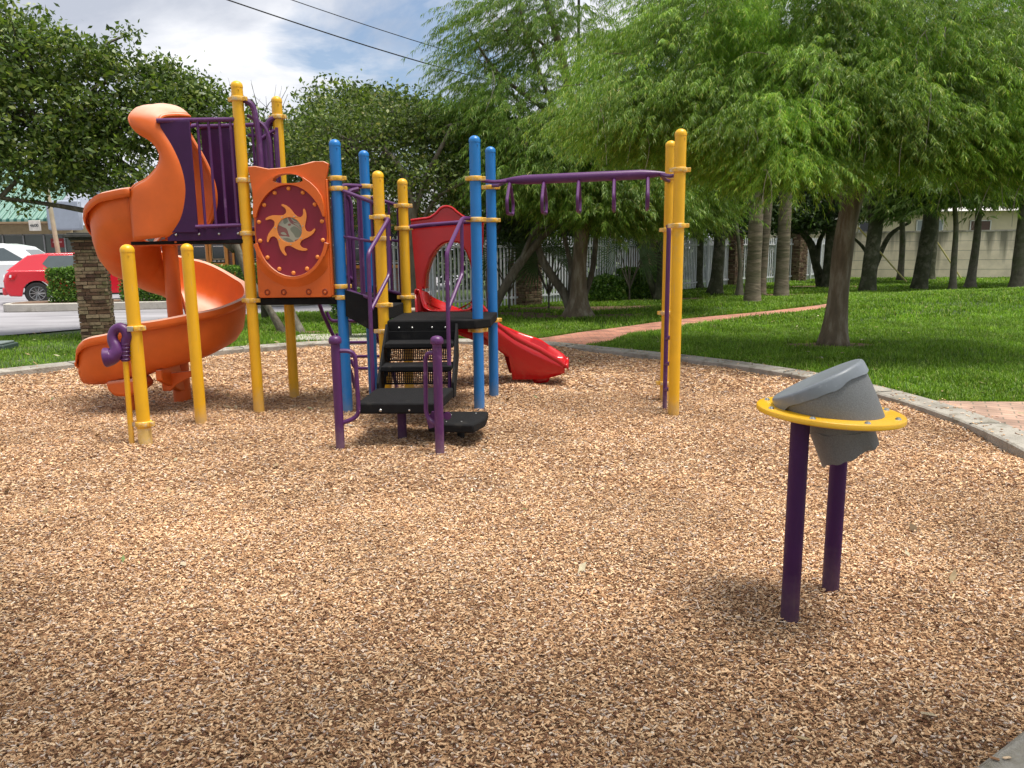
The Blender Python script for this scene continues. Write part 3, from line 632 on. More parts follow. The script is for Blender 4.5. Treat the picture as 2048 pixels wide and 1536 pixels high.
# hollow below the lip
m = M()
g0 = []
for k in range(31):
    a = R(195 + 5 * k); x1, z1 = ell(a, 1, .026); x2, z2 = ell(a, 1, .10); x2 = max(min(x2, -1.67), -2.3)
    g0.append([Vector((x1, PN - .052, z1)), Vector(((x1 + x2) / 2, PN - .02, (z1 + z2) / 2 - .005)), Vector((x2, PN - .001, max(z2, 1.12)))])
build('panel_cup', m.grid(g0), ORA, sp_)
m = M().poly([Vector((ell(2 * PI * k / 64, 1.012)[0], PN - .016, ell(2 * PI * k / 64, 1.012)[1])) for k in range(64)], (0, .016, 0)); ov = build('oval_plate', m, MAR, sp_)
bolt_ax = Matrix.Rotation(PI / 2, 3, 'X')
for k in range(14):
    a = 2 * PI * (k + .5) / 14; x, z = ell(a, .925); build('rivet', M().lathe((x, PN - .017, z), [(.019, 0), (.018, .008), (.012, .015), (.001, .018)], 12, bolt_ax), ORL, ov)
sun = []
for k in range(7):
    base = R(82 + 360 / 7 * k) - R(30)
    for fr, rr in ((0, .146), (.12, .141), (.26, .145), (.40, .156), (.54, .174), (.68, .196), (.82, .216), (.95, .231), (1.01, .234), (1.04, .226), (1.0, .214), (.93, .20), (.885, .184), (.875, .168), (.90, .155), (.95, .148)):
        a = base + fr * 2 * PI / 7; sun.append((cxp - .01 + rr * math.cos(a), czp + .01 + rr * math.sin(a)))
win = [(cxp - .01 + .112 * math.cos(2 * PI * k / 32), czp + .01 + .112 * math.sin(2 * PI * k / 32)) for k in range(32)]
m = M().polyh([[Vector((x, PN - .03, z)) for x, z in sun], [Vector((x, PN - .03, z)) for x, z in win[::-1]]], (0, .0135, 0)); su = build('sun_ring', m, ORL, sp_, bevel=.003)
for k in range(7):
    a = 2 * PI * (k + .3) / 7; build('screw', M().lathe((cxp - .01 + .128 * math.cos(a), PN - .031, czp + .01 + .128 * math.sin(a)), [(.0055, 0), (.0055, .004)], 8, bolt_ax), STEEL, su)
def swirl():
    mt = mat('swirl_window', (.3, .3, .25), .25, 0, coat=.4); nt = mt.node_tree; n = nt.nodes; l = nt.links; b = n['Principled BSDF']
    tc = n.new('ShaderNodeTexCoord'); t = n.new('ShaderNodeTexNoise'); t.inputs['Scale'].default_value = 3.2; t.inputs['Detail'].default_value = .5; t.inputs['Distortion'].default_value = 3.4
    l.new(tc.outputs['Object'], t.inputs[0]); r = n.new('ShaderNodeValToRGB'); l.new(t.outputs[0], r.inputs[0]); r.color_ramp.interpolation = 'CONSTANT'
    e = r.color_ramp.elements; e[0].position = 0; e[0].color = (.16, .17, .12, 1); e[1].position = .44; e[1].color = (.33, .32, .25, 1)
    for p, cc in ((.49, (.22, .06, .05)), (.525, (.30, .29, .22)), (.6, (.17, .18, .13))):
        x = e.new(p); x.color = (*cc, 1)
    l.new(r.outputs[0], b.inputs['Base Color']); return mt
m = M().poly([Vector((x, PN - .0155, z)) for x, z in [(cxp - .01 + .113 * math.cos(2 * PI * k / 32), czp + .01 + .113 * math.sin(2 * PI * k / 32)) for k in range(32)]], (0, -.004, 0)); build('swirl_window', m, swirl(), sp_)
for x in (-2.24, -2.09, -1.86, -1.71): build('bolt_recess', M().tube([(x + .022 * math.cos(a), PN - .003, 1.125 + .024 * math.sin(a)) for a in [2 * PI * k / 12 for k in range(12)]], .005, 6, closed=True), mat('dark_orange', (.25, .03, .008), .6, 0), sp_)
for x in (-2.24, -2.09, -1.86, -1.71): build('bolt', M().lathe((x, PN - .002, 1.118), [(.012, 0), (.01, .006), (.001, .008)], 10, bolt_ax), ORA, sp_)

# ---- bridge between low deck and main deck
m = M(); y0 = 7.12; m.poly([(-1.53, y0, 1.14), (-1.20, y0, 1.04), (-1.20, y0, .70), (-1.27, y0, .74), (-1.53, y0, .90)], (0, .03, 0)); build('bridge_side', m, BLK, PS, bevel=.004)
m = M(); m.poly([(-1.42, y0 + .82, 1.14), (-1.09, y0 + .80, 1.04), (-1.09, y0 + .80, .74), (-1.42, y0 + .82, .90)], (0, .03, 0)); build('bridge_side', m, BLK, PS, bevel=.004)
m = M(); m.poly([(-1.5, 7.15, 1.07), (-1.38, 7.15, 1.07), (-1.30, 7.92, 1.07), (-1.44, 7.92, 1.07)], (0, 0, -.04)); m.poly([(-1.34, 7.15, .97), (-1.16, 7.15, .97), (-1.09, 7.9, .97), (-1.27, 7.9, .97)], (0, 0, -.12)); build('bridge_step', m, BLK, PS, bevel=.008)
def bridge_rail(A, Bp, zt0, zt1, n, off):
    a = Vector((*PX[A], 0)) + off; b = Vector((*PX[Bp], 0)) + off; m = M()
    for z0, z1, r_ in ((zt0, zt1, .018), (zt0 - .42, zt1 - .34, .014), (zt0 - .90, zt1 - .88, .018)):
        m.tube([a + Vector((0, 0, z0)), b + Vector((0, 0, z1))], r_, 9)
    for k in range(n):
        t = (k + .6) / (n + .2); p = a.lerp(b, t); m.tube([p + Vector((0, 0, zt0 + (zt1 - zt0) * t - .9)), p + Vector((0, 0, zt0 + (zt1 - zt0) * t))], .013, 8)
    return build('bridge_barrier', m, PUR, PS)
bridge_rail('E', 'G', 2.05, 1.90, 3, Vector((.0, -.0, 0)))
bridge_rail('F', 'H', 2.04, 1.92, 4, Vector((0, 0, 0)))
x, y = f; loop([(x - .02, y - .04, 2.13), (x - .2, y - .2, 2.13), (x - .27, y - .28, 2.02), (x - .26, y - .28, 1.32), (x - .12, y - .2, 1.2)], .02)
loop([(x - .06, y - .08, 2.10), (x - .15, y - .16, 2.07), (x - .15, y - .16, 1.06)], .028)
loop([(x + .0, y - .3, 2.02), (x + .0, y - .3, 1.06)], .016)
x, y = e; loop([(x + .04, y + .03, 2.03), (x + .10, y + .1, 1.96), (x + .10, y + .12, 1.1)], .018)
# ---- arched ladder climber behind the low deck
ya, yb2 = 8.12, 8.55
m = M()
for yy, dx in ((8.05, 0), (8.05, .46)):
    m.tube(catmull([(-2.02 + dx, yy, 1.03), (-1.99 + dx, yy + .06, .86), (-1.93 + dx, yy + .14, .66), (-1.86 + dx, yy + .2, .46), (-1.78 + dx, yy + .26, .25), (-1.72 + dx, yy + .3, -.05)], 4), .02, 9)
cl = build('arch_climber', m, PUR, PS, 'purple arched rung climber under the low deck')
for z, xa in ((.76, -1.95), (.52, -1.88), (.36, -1.8), (.22, -1.76)):
    yy = 8.05 + (1.03 - z) * .36
    build('rung', M().tube(fillet([(xa, yy, z + .10), (xa + .03, yy, z), (xa + .44, yy, z), (xa + .48, yy, z + .06)], .05), .017, 8), PUR, cl)

# ---- stairs
ST = build('staircase', M().box((-.81, 6.95, .70), (.6, .03, .14)), BLK, PS, 'black coated metal stairs with perforated risers')
m = M()
for x in (-1.135, -.505):
    m = M().poly([(x, 7.02, .78), (x, 7.02, .52), (x, 6.52, .25), (x, 6.34, .27), (x, 6.34, .40), (x, 6.92, .84)], (.02, 0, 0)); build('stringer', m, BLK, ST, bevel=.003)
for z, yf_, yb_ in ((.695, 6.66, 6.93), (.525, 6.44, 6.70)):
    m = M().box((-.81, (yf_ + yb_) / 2, z - .022), (.60, yb_ - yf_, .044)); build('tread', m, BLK, ST, bevel=.008)
def perforated(z0, z1, y):
    m = M(); nx, nz = 34, 9; w = .56 / nx; hh = (z1 - z0) / nz
    for i in range(nx):
        for k in range(nz):
            cx_ = -.81 - .28 + (i + .5) * w; cz_ = z0 + (k + .5) * hh
            if k in (0, nz - 1) or i in (0, nx - 1):
                m.add([(cx_ - w / 2, y, cz_ - hh / 2), (cx_ + w / 2, y, cz_ - hh / 2), (cx_ + w / 2, y, cz_ + hh / 2), (cx_ - w / 2, y, cz_ + hh / 2)], [(0, 1, 2, 3)]); continue
            if (i + k) % 2: sq = .0
            o8 = []; i8 = []
            for q in range(8):
                a = PI / 4 * q + PI / 4
                s = 1 / max(abs(math.cos(a)), abs(math.sin(a))); o8.append((cx_ + w / 2 * s * math.cos(a), y, cz_ + hh / 2 * s * math.sin(a))); i8.append((cx_ + .0038 * math.cos(a), y, cz_ + .0038 * math.sin(a)))
            m.add(o8 + i8, [(q, (q + 1) % 8, 8 + (q + 1) % 8, 8 + q) for q in range(8)])
    return m
build('riser', perforated(.535, .655, 6.69), BLK, ST)
build('riser', perforated(.365, .485, 6.47), BLK, ST)
m = M().box((-.81, 6.97, .775), (.60, .02, .16)); rr_ = build('riser', m, BLK, ST)
for x in (-1.02, -.90, -.72, -.60): build('bolt', M().lathe((x, 6.96, .80), [(.011, 0), (.010, .005), (.006, .009), (.001, .010)], 10, bolt_ax), STEEL, rr_)
# landing with its purple leg
LD = build('landing', M().poly([(-1.19, 5.72, .355), (-.57, 5.70, .355), (-.49, 6.36, .355), (-1.14, 6.38, .355)], (0, 0, -.085)), BLK, PS, 'lower black landing at the foot of the stairs', bevel=.014)
for x in (-1.165, -1.0, -.78, -.62): build('bolt', M().lathe((x, 5.716, .30), [(.013, 0), (.012, .005), (.007, .010), (.001, .011)], 10, bolt_ax), STEEL, LD)
build('leg', M().lathe((-.88, 5.98, 0), [(.037, -.05), (.037, .28)], 14), PURD, LD)
S2 = build('low_step', M().poly([(-.66, 5.84, .165), (-.30, 5.78, .165), (-.215, 6.0, .165), (-.20, 6.28, .165), (-.62, 6.3, .165)], (0, 0, -.07)), BLK, PS, 'lowest black step beside the landing', bevel=.014)
build('leg', M().lathe((-.42, 6.1, 0), [(.03, -.05), (.03, .1)], 12).lathe((-.56, 5.95, 0), [(.025, -.05), (.025, .12)], 12), DARK, S2)
for x, y in ((-.52, 5.9), (-.4, 5.9), (-.3, 6.2), (-.5, 6.15)): build('bolt', M().lathe((x, y, .165), [(.008, 0), (.006, .003), (.001, .004)], 8), STEEL, S2)
# knobbed rail posts beside the landing
def railpost(x, y, h, sx, zlo, zhi, reach, dy):
    m = M().lathe((x, y, 0), [(.034, -.06), (.034, h - .09), (.034, h - .055)], 18); o = build('rail_post', m, PUR, PS)
    m = M().lathe((x, y, h - .06), [(.03, 0), (.046, .008), (.049, .024), (.046, .044), (.034, .058), (.014, .064), (.001, .065)], 18); build('knob', m, PUR, o)
    m = M().tube(fillet([(x, y, zhi), (x + sx * reach, y + dy, zhi - .005), (x + sx * (reach + .01), y + dy, zlo), (x, y, zlo - .05)], .07, 6), .0165, 9); build('hand_loop', m, PUR, o)
    return o
railpost(-1.315, 5.70, .87, 1, .25, .76, .14, .02)
o = railpost(-.54, 5.53, .88, -1, .27, .76, .09, .04)
m = M().poly([(-.60, 5.60, .31), (-.57, 5.60, .31), (-.55, 5.6, .2), (-.62, 5.60, .18), (-.64, 5.60, .24)], (0, .015, 0)).lathe((-.49, 5.68, .26), [(.03, 0), (.03, .01)], 12, bolt_ax); build('bracket', m, PUR, o)
# stair handrails
def handrail(x0, post_xy, side):
    px_, py_ = post_xy; zt = 1.77
    m = M().tube(fillet([(px_ + .04 * side, py_, zt), (x0 + .11, 6.98, zt), (x0, 6.52, 1.47), (x0, 6.48, .30)], .05, 5), .018, 9)
    m.tube(fillet([(x0 + .105, 6.955, zt - .03), (x0 + .10, 6.955, 1.28), (x0 + .003, 6.53, 1.0)], .05, 5), .0165, 9)
    return build('handrail', m, PUR, PS)
handrail(-1.19, g, 1)
o = handrail(-.535, i_, -1)
# cross tube at rail height between the deck posts
a = V3('H', 1.72, .05); b = V3('I', 1.73, -.05, .02)
build('cross_rail', M().tube([a, (-.82, 7.86, 1.74), V3('J', 1.78, -.05)], .022, 10), PUR, PS)
# ---- red slide hood
yh = 7.98
def rh(x, z, y=yh): return Vector((x, y, z))
out_h = [(-1.01, 1.79), (-.90, 1.805), (-.82, 1.815), (-.75, 1.86), (-.70, 1.91), (-.645, 1.925), (-.59, 1.91), (-.53, 1.86), (-.46, 1.815), (-.38, 1.805), (-.27, 1.79)]
oh = [(p.x, p.z) for p in catmull([(x, 0, z) for x, z in out_h], 3)]
rleg = [(-.275, 1.6), (-.30, 1.3), (-.315, 1.09), (-.375, 1.09)]
arch = [(p.x, p.z) for p in catmull([(x, 0, z) for x, z in [(-.385, 1.25), (-.41, 1.38), (-.46, 1.50), (-.52, 1.57), (-.60, 1.585), (-.68, 1.575), (-.76, 1.52), (-.83, 1.42), (-.88, 1.30), (-.905, 1.20), (-.915, 1.10)]], 3)]
lleg = [(-.975, 1.10), (-.985, 1.3), (-1.0, 1.55)]
HD = build('red_slide', M().polyh([[rh(x, z) for x, z in oh + rleg + arch + lleg]], (0, .028, 0)), RED, PS, 'red double-walled slide with arched hood', bevel=.008)
m = M(); inner = arch[::1]; g1 = []
for k, (x, z) in enumerate(inner):
    cx_, cz_ = -.645, 1.3; g1.append([Vector((x, yh + .01, z)), Vector((x + (cx_ - x) * .04, yh + .14, z - .005)), Vector((x + (cx_ - x) * .07, yh + .27, z - .01))])
build('hood_liner', m.grid(g1), RED, HD, solid=.02, offset=0)
m = M(); g1 = [[Vector((x, yh + .01, z)), Vector((x, yh + .15, z - .005)), Vector((x, yh + .27, z - .03))] for x, z in oh]; build('hood_top', m.grid(g1), RED, HD, solid=.02, offset=0)
m = M().tube([rh(x, z, yh - .004) for x, z in oh], .013, 8); build('hood_rim', m, RED, HD)
m = M().lathe((-.945, yh + .01, 1.02), [(.03, 0), (.03, .09)], 12); build('hood_socket', m, RED, HD)
# chute path: off the deck away from the camera, then curving right to the exit
path = catmull([(-.645, 7.93, .87), (-.63, 8.18, .85), (-.56, 8.42, .76), (-.38, 8.62, .62), (-.12, 8.72, .46), (.15, 8.74, .32), (.38, 8.72, .22), (.61, 8.70, .175)], 5)
rows = []; n_ = len(path)
for k, p in enumerate(path):
    t = (path[min(k + 1, n_ - 1)] - path[max(k - 1, 0)]); t.z = 0; t.normalize(); s = Vector((t.y, -t.x, 0)); q = k / (n_ - 1)
    wl = .165 if q < .82 else .165 - .115 * ((q - .82) / .18) ** 1.5
    if q < .12: wl = .215 - .03 * q / .12
    wl += .014 * math.exp(-((q - .80) / .07) ** 2)
    hw = .235 + (.06 * (1 - q / .1) if q < .1 else 0); row = []
    for f_, dz in ((1.16, wl - .04), (1.17, wl - .005), (1.12, wl + .012), (1.02, wl), (.97, wl * .55), (.88, .04), (.7, .008), (.35, 0), (0, 0), (-.35, 0), (-.7, .008), (-.88, .04), (-.97, wl * .55), (-1.02, wl), (-1.12, wl + .012), (-1.17, wl - .005), (-1.16, wl - .04)):
        row.append(p + s * hw * f_ + Vector((0, 0, dz)))
    rows.append(row)
build('chute', M().grid(rows), RED, HD, solid=.014, offset=0, ang=55)
ex = rows[-1]; m = M(); mid = path[-1] + Vector((.06, 0, -.02)); lip = [p + Vector((.05, 0, -.05)) for p in ex]
m.grid([ex, [Vector((p.x + .03, p.y, p.z - .004)) for p in ex], [Vector((p.x + .042, p.y, p.z - .03)) for p in ex]]); build('exit_lip', m, RED, HD, solid=.012, ang=60)
# skirt walls below the chute bed
g1 = []; g2_ = []
for k, row in enumerate(rows):
    q = k / (n_ - 1); p = path[k]; low = max(.05 if q > .62 else p.z - .13, p.z - .25 if q < .62 else .05 + .085 * max(0, (q - .82) / .18) ** 1.5)
    g1.append([row[0], row[0] * .5 + Vector((row[0].x, row[0].y, p.z - .02)) * .5, Vector((row[1].x, row[1].y, p.z - .05)) * .9 + Vector((p.x, p.y, p.z - .05)) * .1, Vector((row[4].x, row[4].y, low))])
    g2_.append([row[-1], Vector((row[-1].x, row[-1].y, p.z - .02)), Vector((row[-5].x, row[-5].y, low))])
build('chute_wall', M().grid(g1), RED, HD, solid=.01, offset=0, ang=55); build('chute_wall', M().grid(g2_), RED, HD, solid=.01, offset=0, ang=55)
m = M().poly([(.20, 8.60, .18), (.46, 8.58, .16), (.42, 8.58, .0), (.25, 8.60, -.03)], (0, .26, 0)); build('foot', m, RED, HD, bevel=.03)
# moulded ears beside the chute mouth
for s_, x in ((-1, -.955), (1, -.345)):
    m = M().poly([(x - .04, yh - .02, .86), (x + .04, yh - .02, .86), (x + .03, yh - .02, 1.03), (x, yh - .02, 1.05), (x - .03, yh - .02, 1.03)], (0, .16, 0)); build('mouth_ear', m, RED, HD, bevel=.022)
    g1 = []
    for k in range(9):
        t = k / 8; top_ = 1.045 - .14 * t ** 1.4; xx = x + (-s_) * (.03 + .19 * t)
        g1.append([Vector((x, yh + .03 + .02 * t, 1.03)), Vector((x - s_ * .03, yh + .02, 1.02 - .05 * t)), Vector((xx, yh + .02 + .1 * t, .88 + .13 * (1 - t) ** 2))])
    build('mouth_wall', M().grid(g1), RED, HD, solid=.014, offset=0)

# ---- overhead bar with hanging loops
BA = Vector((-.03, 7.47, 2.13)); BB = Vector((1.37, 7.22, 2.155))
pts = [BA.lerp(BB, t) for t in (-.04, 0, .05, .12, .5, .88, .95, 1, 1.03)]
OB = build('overhead_bar', M().tube(pts, [.012, .022, .033, .044, .045, .044, .033, .022, .012], 16), PUR, PS, 'purple overhead bar with five hanging loops')
for pt, k1, k2 in ((BA, 'I', 'J'), (BB, 'L', 'K')):
    for kk in (k1, k2):
        e_ = V3(kk, 2.115); build('fork', M().tube(fillet([pt + Vector((0, 0, -.005)), pt.lerp(e_, .5) + Vector((0, 0, -.02)), e_], .05), [.016] * 8 if False else .017, 8), PUR, OB)
for x in (.0, .32, .64, .96, 1.26):
    t = (x - BA.x) / (BB.x - BA.x); p = BA.lerp(BB, t); q = Vector((.178, -1, 0)).normalized() if False else Vector((.15, .985, 0)).normalized()
    pts = [p + Vector((0, 0, -.02)) + q * .0, p + q * .06 + Vector((0, 0, -.06)), p + q * .20 + Vector((0, 0, -.20)), p + q * .17 + Vector((0, 0, -.31)), p - q * .17 + Vector((0, 0, -.31)), p - q * .20 + Vector((0, 0, -.20)), p - q * .06 + Vector((0, 0, -.06)), p + Vector((0, 0, -.02))]
    build('hanging_loop', M().tube(fillet(pts, .035, 4), .0155, 9), PUR, OB)
# ---- pole with foot pegs between the end posts
m = M().tube(fillet([V3('L', 1.69, -.03, .3), (1.44, 7.12, 1.66), (1.44, 7.12, -.05)], .06), .021, 10); PG = build('peg_pole', m, PUR, PS, 'thin purple pole with foot pegs between the end posts')
for z in (.66, .42, .18): build('peg', M().tube([(1.44, 7.10, z), (1.45, 7.0, z + .02)], .015, 8).lathe((1.45, 6.99, z + .02), [(.02, -.02), (.02, .02)], 10, bolt_ax), PUR, PG)
m = M().lathe((1.585, 7.3, .70), [(.001, -.012), (.05, -.012), (.06, 0), (.05, .012), (.001, .012)], 18, Matrix.Rotation(PI / 2, 3, 'Y')); build('foot_disc', m, PURD, PG)

# ------------------------------------------------------------------ talk tube post and its lone twin
TT = root('talk_tube', 'short yellow post with a purple curled talk tube clamped to its side', 'talk tube', (-2.93, 5.97, 0))
po = post((-2.93, 5.97), 1.555, YEL, TT, [(.92, 2.9), (.16, 2.9)])
WORN = mat('sun_bleached_yellow', (.72, .50, .16), .6, .15, 20, dirt=(.6, .45, .3), dirt_amt=.4, dirt_scale=20)
build('worn_sleeve', M().lathe((-2.93, 5.97, 0), [(PR + .0015, -.02), (PR + .0015, .125)], 24), WORN, TT)
Y0 = 5.93
P2 = [at(x, y, Y0) for x, y in [(251, 722), (250, 700), (252, 684), (255, 672), (250, 660), (240, 655), (230, 660), (226, 671), (228, 682), (234, 692), (236, 702), (231, 709), (226, 712), (221, 713)]]
rd = [.031, .034, .037, .039, .038, .037, .037, .038, .041, .046, .054, .062, .068, .071]
for k, p in enumerate(P2):
    if k >= 7: p.y -= .02 * (k - 6) / 3
PP = catmull(P2, 4); RR = [x.x for x in catmull([(r_, 0, 0) for r_ in rd], 4)]
tb = build('horn', M().tube(PP, RR, 16), PUR, TT)
m = M(); tdir = (P2[-1] - P2[-2]).normalized(); axm = Vector((-.95, -.2, -.1)).normalized().to_track_quat('Z', 'Y').to_matrix()
m.lathe(P2[-1] + Vector((-.004, 0, 0)), [(.068, -.03), (.074, -.004), (.076, .010), (.071, .017), (.065, .014)], 22, axm); build('horn_rim', m, PUR, tb)
m = M().lathe(P2[-1], [(.066, .008), (.001, .0084)], 22, axm); build('horn_mouth', m, mat('horn_hollow_shade', (.01, .004, .02), .6, 0), tb)  # flat near-black disc paints in the shade of the hollow horn
m = M(); a, b = P2[0], P2[2]
for k in range(5):
    p = a.lerp(b, .1 + .2 * k); m.tube([p + Vector((math.cos(w) * .034, math.sin(w) * .034, 0)) for w in [2 * PI * q / 14 for q in range(14)]], .0055, 6, closed=True)
build('grip_rib', m, PUR, tb)
m = M().poly([P2[3] + Vector((0, 0, -.05)), P2[4] + Vector((-.01, 0, .03)), Vector((-3.0, Y0, .945)), Vector((-2.985, Y0, .89))], (0, .02, 0)).lathe((-3.0, Y0 - .002, .92), [(.016, 0), (.014, .006)], 12, bolt_ax); build('bracket', m, PUR, TT, bevel=.004)
build('speaking_pipe', M().tube([P2[0] + Vector((0, 0, .01)), Vector((-3.03, 5.95, -.05))], .021, 12), YEL, TT)
m = M().box((-2.985, 5.945, .16), (.07, .03, .035), -.2); build('strap', m, STEEL, TT, bevel=.004)
m = M().box((-2.93, 5.9, .92), (.045, .02, .04), .1); build('strap', m, STEEL, TT, bevel=.004)
TW = root('yellow_post', 'bare short yellow post with rounded cap standing free before the spiral slide', 'post', (-2.80, 6.76, 0))
post((-2.80, 6.76), 1.565, YEL, TW)

# ------------------------------------------------------------------ tilted play drum
DR = root('play_drum', 'grey tilted play drum set in a yellow disc on two dark purple legs', 'drum', (1.28, 3.05, 0))
tilt = R(-3.2); dax = Matrix.Rotation(-tilt, 3, 'Y'); DC = Vector((1.265, 3.0, .843))
build('drum_disc', M().lathe(DC, [(.001, -.011), (.274, -.011), (.279, -.007), (.279, .008), (.275, .012), (.001, .012)], 56, dax), YEL, DR, ang=50)
m0 = []
for k in range(8):
    a = 2 * PI * (k + .2) / 8; c_ = DC + dax @ Vector((.25 * math.cos(a), .25 * math.sin(a), .012)); bm0 = M().lathe(c_, [(.012, 0), (.011, .003), (.007, .008), (.001, .009)], 10, dax); build('bolt', bm0, STEEL, DR)
rng2 = random.Random(5)
SG = 48
def ring(c, ax, r, wav=0.0, seed=0, amp_lo=0.0):
    out = []; w = random.Random(seed); ph = [w.uniform(0, 6.28) for _ in range(4)]
    for k in range(SG):
        a = 2 * PI * k / SG; dz = wav * (math.sin(5 * a + ph[0]) + .6 * math.sin(9 * a + ph[1]) + .4 * math.sin(14 * a + ph[2])); out.append(c + ax @ Vector((r * math.cos(a), r * math.sin(a), dz)))
    return out
tl_ = R(25); tax = Matrix.Rotation(R(-14), 3, 'X') @ Matrix.Rotation(-tl_, 3, 'Y')      # drum head plane, right side up
UC = at(1634, 762, 3.0); r_up = .178
base = ring(DC + dax @ Vector((.0, -.005, .0125)), dax, .198)
upr = ring(UC, tax, r_up)
rows = [[upr[k].lerp(base[k], t) + (upr[k].lerp(base[k], t) - (UC.lerp(DC, t))) * .02 * math.sin(PI * t) for k in range(SG)] for t in (0, .15, .35, .6, .85, .97, 1)]
build('drum_body', M().grid(rows, closed=True), DRUMG, DR, ang=60)
m = M(); c0 = UC + tax @ Vector((0, 0, .010))
cap_rows = [ring(c0, tax, .001), ring(c0 + tax @ Vector((0, 0, -.002)), tax, .14), ring(c0 + tax @ Vector((0, 0, .001)), tax, .176), ring(c0 + tax @ Vector((0, 0, -.003)), tax, .183), ring(c0 + tax @ Vector((0, 0, -.012)), tax, .1865), ring(c0 + tax @ Vector((0, 0, -.048)), tax, .187, .0045, 4), ring(c0 + tax @ Vector((0, 0, -.048)), tax, .179, .0045, 4)]
build('drum_head', m.grid(cap_rows, closed=True), LIDG, DR, ang=60)
m = M(); LC = at(1700, 908, 3.02)
low_r = ring(LC + Vector((.0, 0, .0)), tax, .118, .0045, 9); low_t = ring(DC + dax @ Vector((.03, .0, -.012)), dax, .132)
rows = [[low_t[k].lerp(low_r[k], t) for k in range(SG)] for t in (0, .3, .6, 1)]
rows += [[low_r[k] + (LC - low_r[k]) * .05 for k in range(SG)], [low_t[k] + (DC - low_t[k]) * .1 for k in range(SG)]]
build('drum_skirt', m.grid(rows, closed=True), DRUMG, DR, ang=60)
m = M().tube([low_t[k].lerp(low_r[k], .35) * 1.0 + (low_t[k].lerp(low_r[k], .35) - Vector((DC.x + .03, DC.y, low_t[k].z))) * .006 + Vector((0, 0, .004 * math.sin(k))) for k in range(SG)], .0022, 5, closed=True); build('seam', m, DRUMG, DR)
for (x, y) in ((1.125, 2.93), (1.405, 3.205)): build('leg', M().lathe((x, y, 0), [(.036, -.1), (.036, .832 - (x - 1.265) * .08)], 22), PURD, DR)
# ------------------------------------------------------------------ brick pillars
PILB = mat('pillar_brick', (.2, .12, .07), .92, .35, 14, .6, 60, island=[(0, (.06, .03, .02)), (.3, (.12, .065, .038)), (.55, (.18, .115, .07)), (.8, (.26, .19, .12)), (1, (.12, .11, .045))], dirt=(.09, .10, .03), dirt_amt=.35, dirt_scale=2.5)
MORT = mat('dark_mortar', (.05, .04, .03), .95, .2)
CAPM = mat('dark_slate_cap', (.05, .05, .045), .85, .3, 5, .4, 30)
def brick_pillar(loc, rz, w, h, label, seed=1):
    r = root('brick_pillar', label, 'pillar', loc, 'brick pillars of the park fence'); rd_ = random.Random(seed); m = M(); L0 = Vector(loc)
    rot = Matrix.Rotation(rz, 3, 'Z'); z = -.03; k = 0
    while z < h - .03:
        bh = rd_.choice((.05, .06, .06, .07)); off = (.5 if k % 2 else 0) + rd_.uniform(-.1, .1)
        for side in range(4):
            ra = rot @ Matrix.Rotation(side * PI / 2, 3, 'Z'); x = -w / 2
            while x < w / 2 - .01:
                bl = rd_.choice((.12, .18, .2, .22)) * (.6 + off * .5 if x == -w / 2 else 1); x2 = min(x + bl, w / 2); ins = rd_.uniform(-.008, .012)
                m.box(L0 + ra @ Vector(((x + x2) / 2, -w / 2 + .03 + ins, z + bh / 2 - L0.z)), (x2 - x - .008, .07, bh - .010), 0, ra); x = x2
        z += bh; k += 1
    build('brickwork', m, PILB, r, bevel=.006, bseg=1)
    build('core', M().box(L0 + Vector((0, 0, h / 2 - L0.z)), (w - .06, w - .06, h - .02), rz), MORT, r)
    m = M(); c_ = L0 + Vector((0, 0, h - L0.z)); m.box(c_ + Vector((0, 0, -.012)), (w + .07, w + .07, .04), rz).box(c_ + Vector((0, 0, .035)), (w + .2, w + .2, .055), rz).box(c_ + Vector((0, 0, .075)), (w + .1, w + .1, .03), rz)
    build('cap', m, CAPM, r, bevel=.012); return r
brick_pillar((-7.1, 13.2, .0), .35, .47, 1.74, 'weathered brick pillar with dark cap beside the road', 1)
fp = [(.38, 19.85), (4.16, 24.0), (8.3, 29.2), (11.6, 31.6)]
brick_pillar((*fp[0], 0), .75, .6, 1.95, 'dark mossy brick pillar in the white fence behind the overhead loops', 2)
brick_pillar((*fp[1], 0), .8, .6, 2.0, 'brick pillar with wide cap behind the palmetto leaves', 3)
brick_pillar((*fp[2], 0), .8, .6, 2.0, 'brick pillar in deep tree shade between two runs of white fence', 4)
brick_pillar((*fp[3], 0), .7, .62, 2.1, 'red brick pillar at the fence end beyond the palm trunks', 5)
# ------------------------------------------------------------------ white picket fence
FEN = mat('white_fence_paint', (.68, .70, .73), .5, .08, 4, .05, 40, dirt=(.4, .42, .38), dirt_amt=.2, dirt_scale=4)
def fence(a, b, label, h=1.68):
    a = Vector((*a, 0)); b = Vector((*b, 0)); d = b - a; L = d.length; d.normalize(); ang = math.atan2(d.y, d.x); z0 = .04
    r = root('picket_fence', label, 'fence', tuple((a + b) / 2), 'white picket fence runs')
    a = a + d * .32; b = b - d * .32; L = (b - a).length; m = M(); n = int(L / .125)
    for k in range(n + 1):
        p = a.lerp(b, (k + .5) / (n + 1)); hh = h + (.03 if k % 2 else 0)
        m.box(p + Vector((0, 0, z0 + .04 + hh / 2)), (.042, .022, hh), ang)
        m.add([p + Vector((math.cos(ang) * s * .021, math.sin(ang) * s * .021, z0 + .04 + hh)) for s in (-1, 1)] + [p + Vector((0, 0, z0 + .08 + hh))], [(0, 1, 2)])
    build('pickets', m, FEN, r)
    for z in (.28, 1.55): build('rail', M().box((a + b) / 2 + Vector((-d.y * -.03, d.x * -.03, z)), (L, .03, .05), ang), FEN, r)
    for t in (.33, .67): build('fence_post', M().box(a.lerp(b, t) + Vector((-d.y * -.07, d.x * -.07, .9)), (.075, .075, 1.8), ang), FEN, r)
    return r
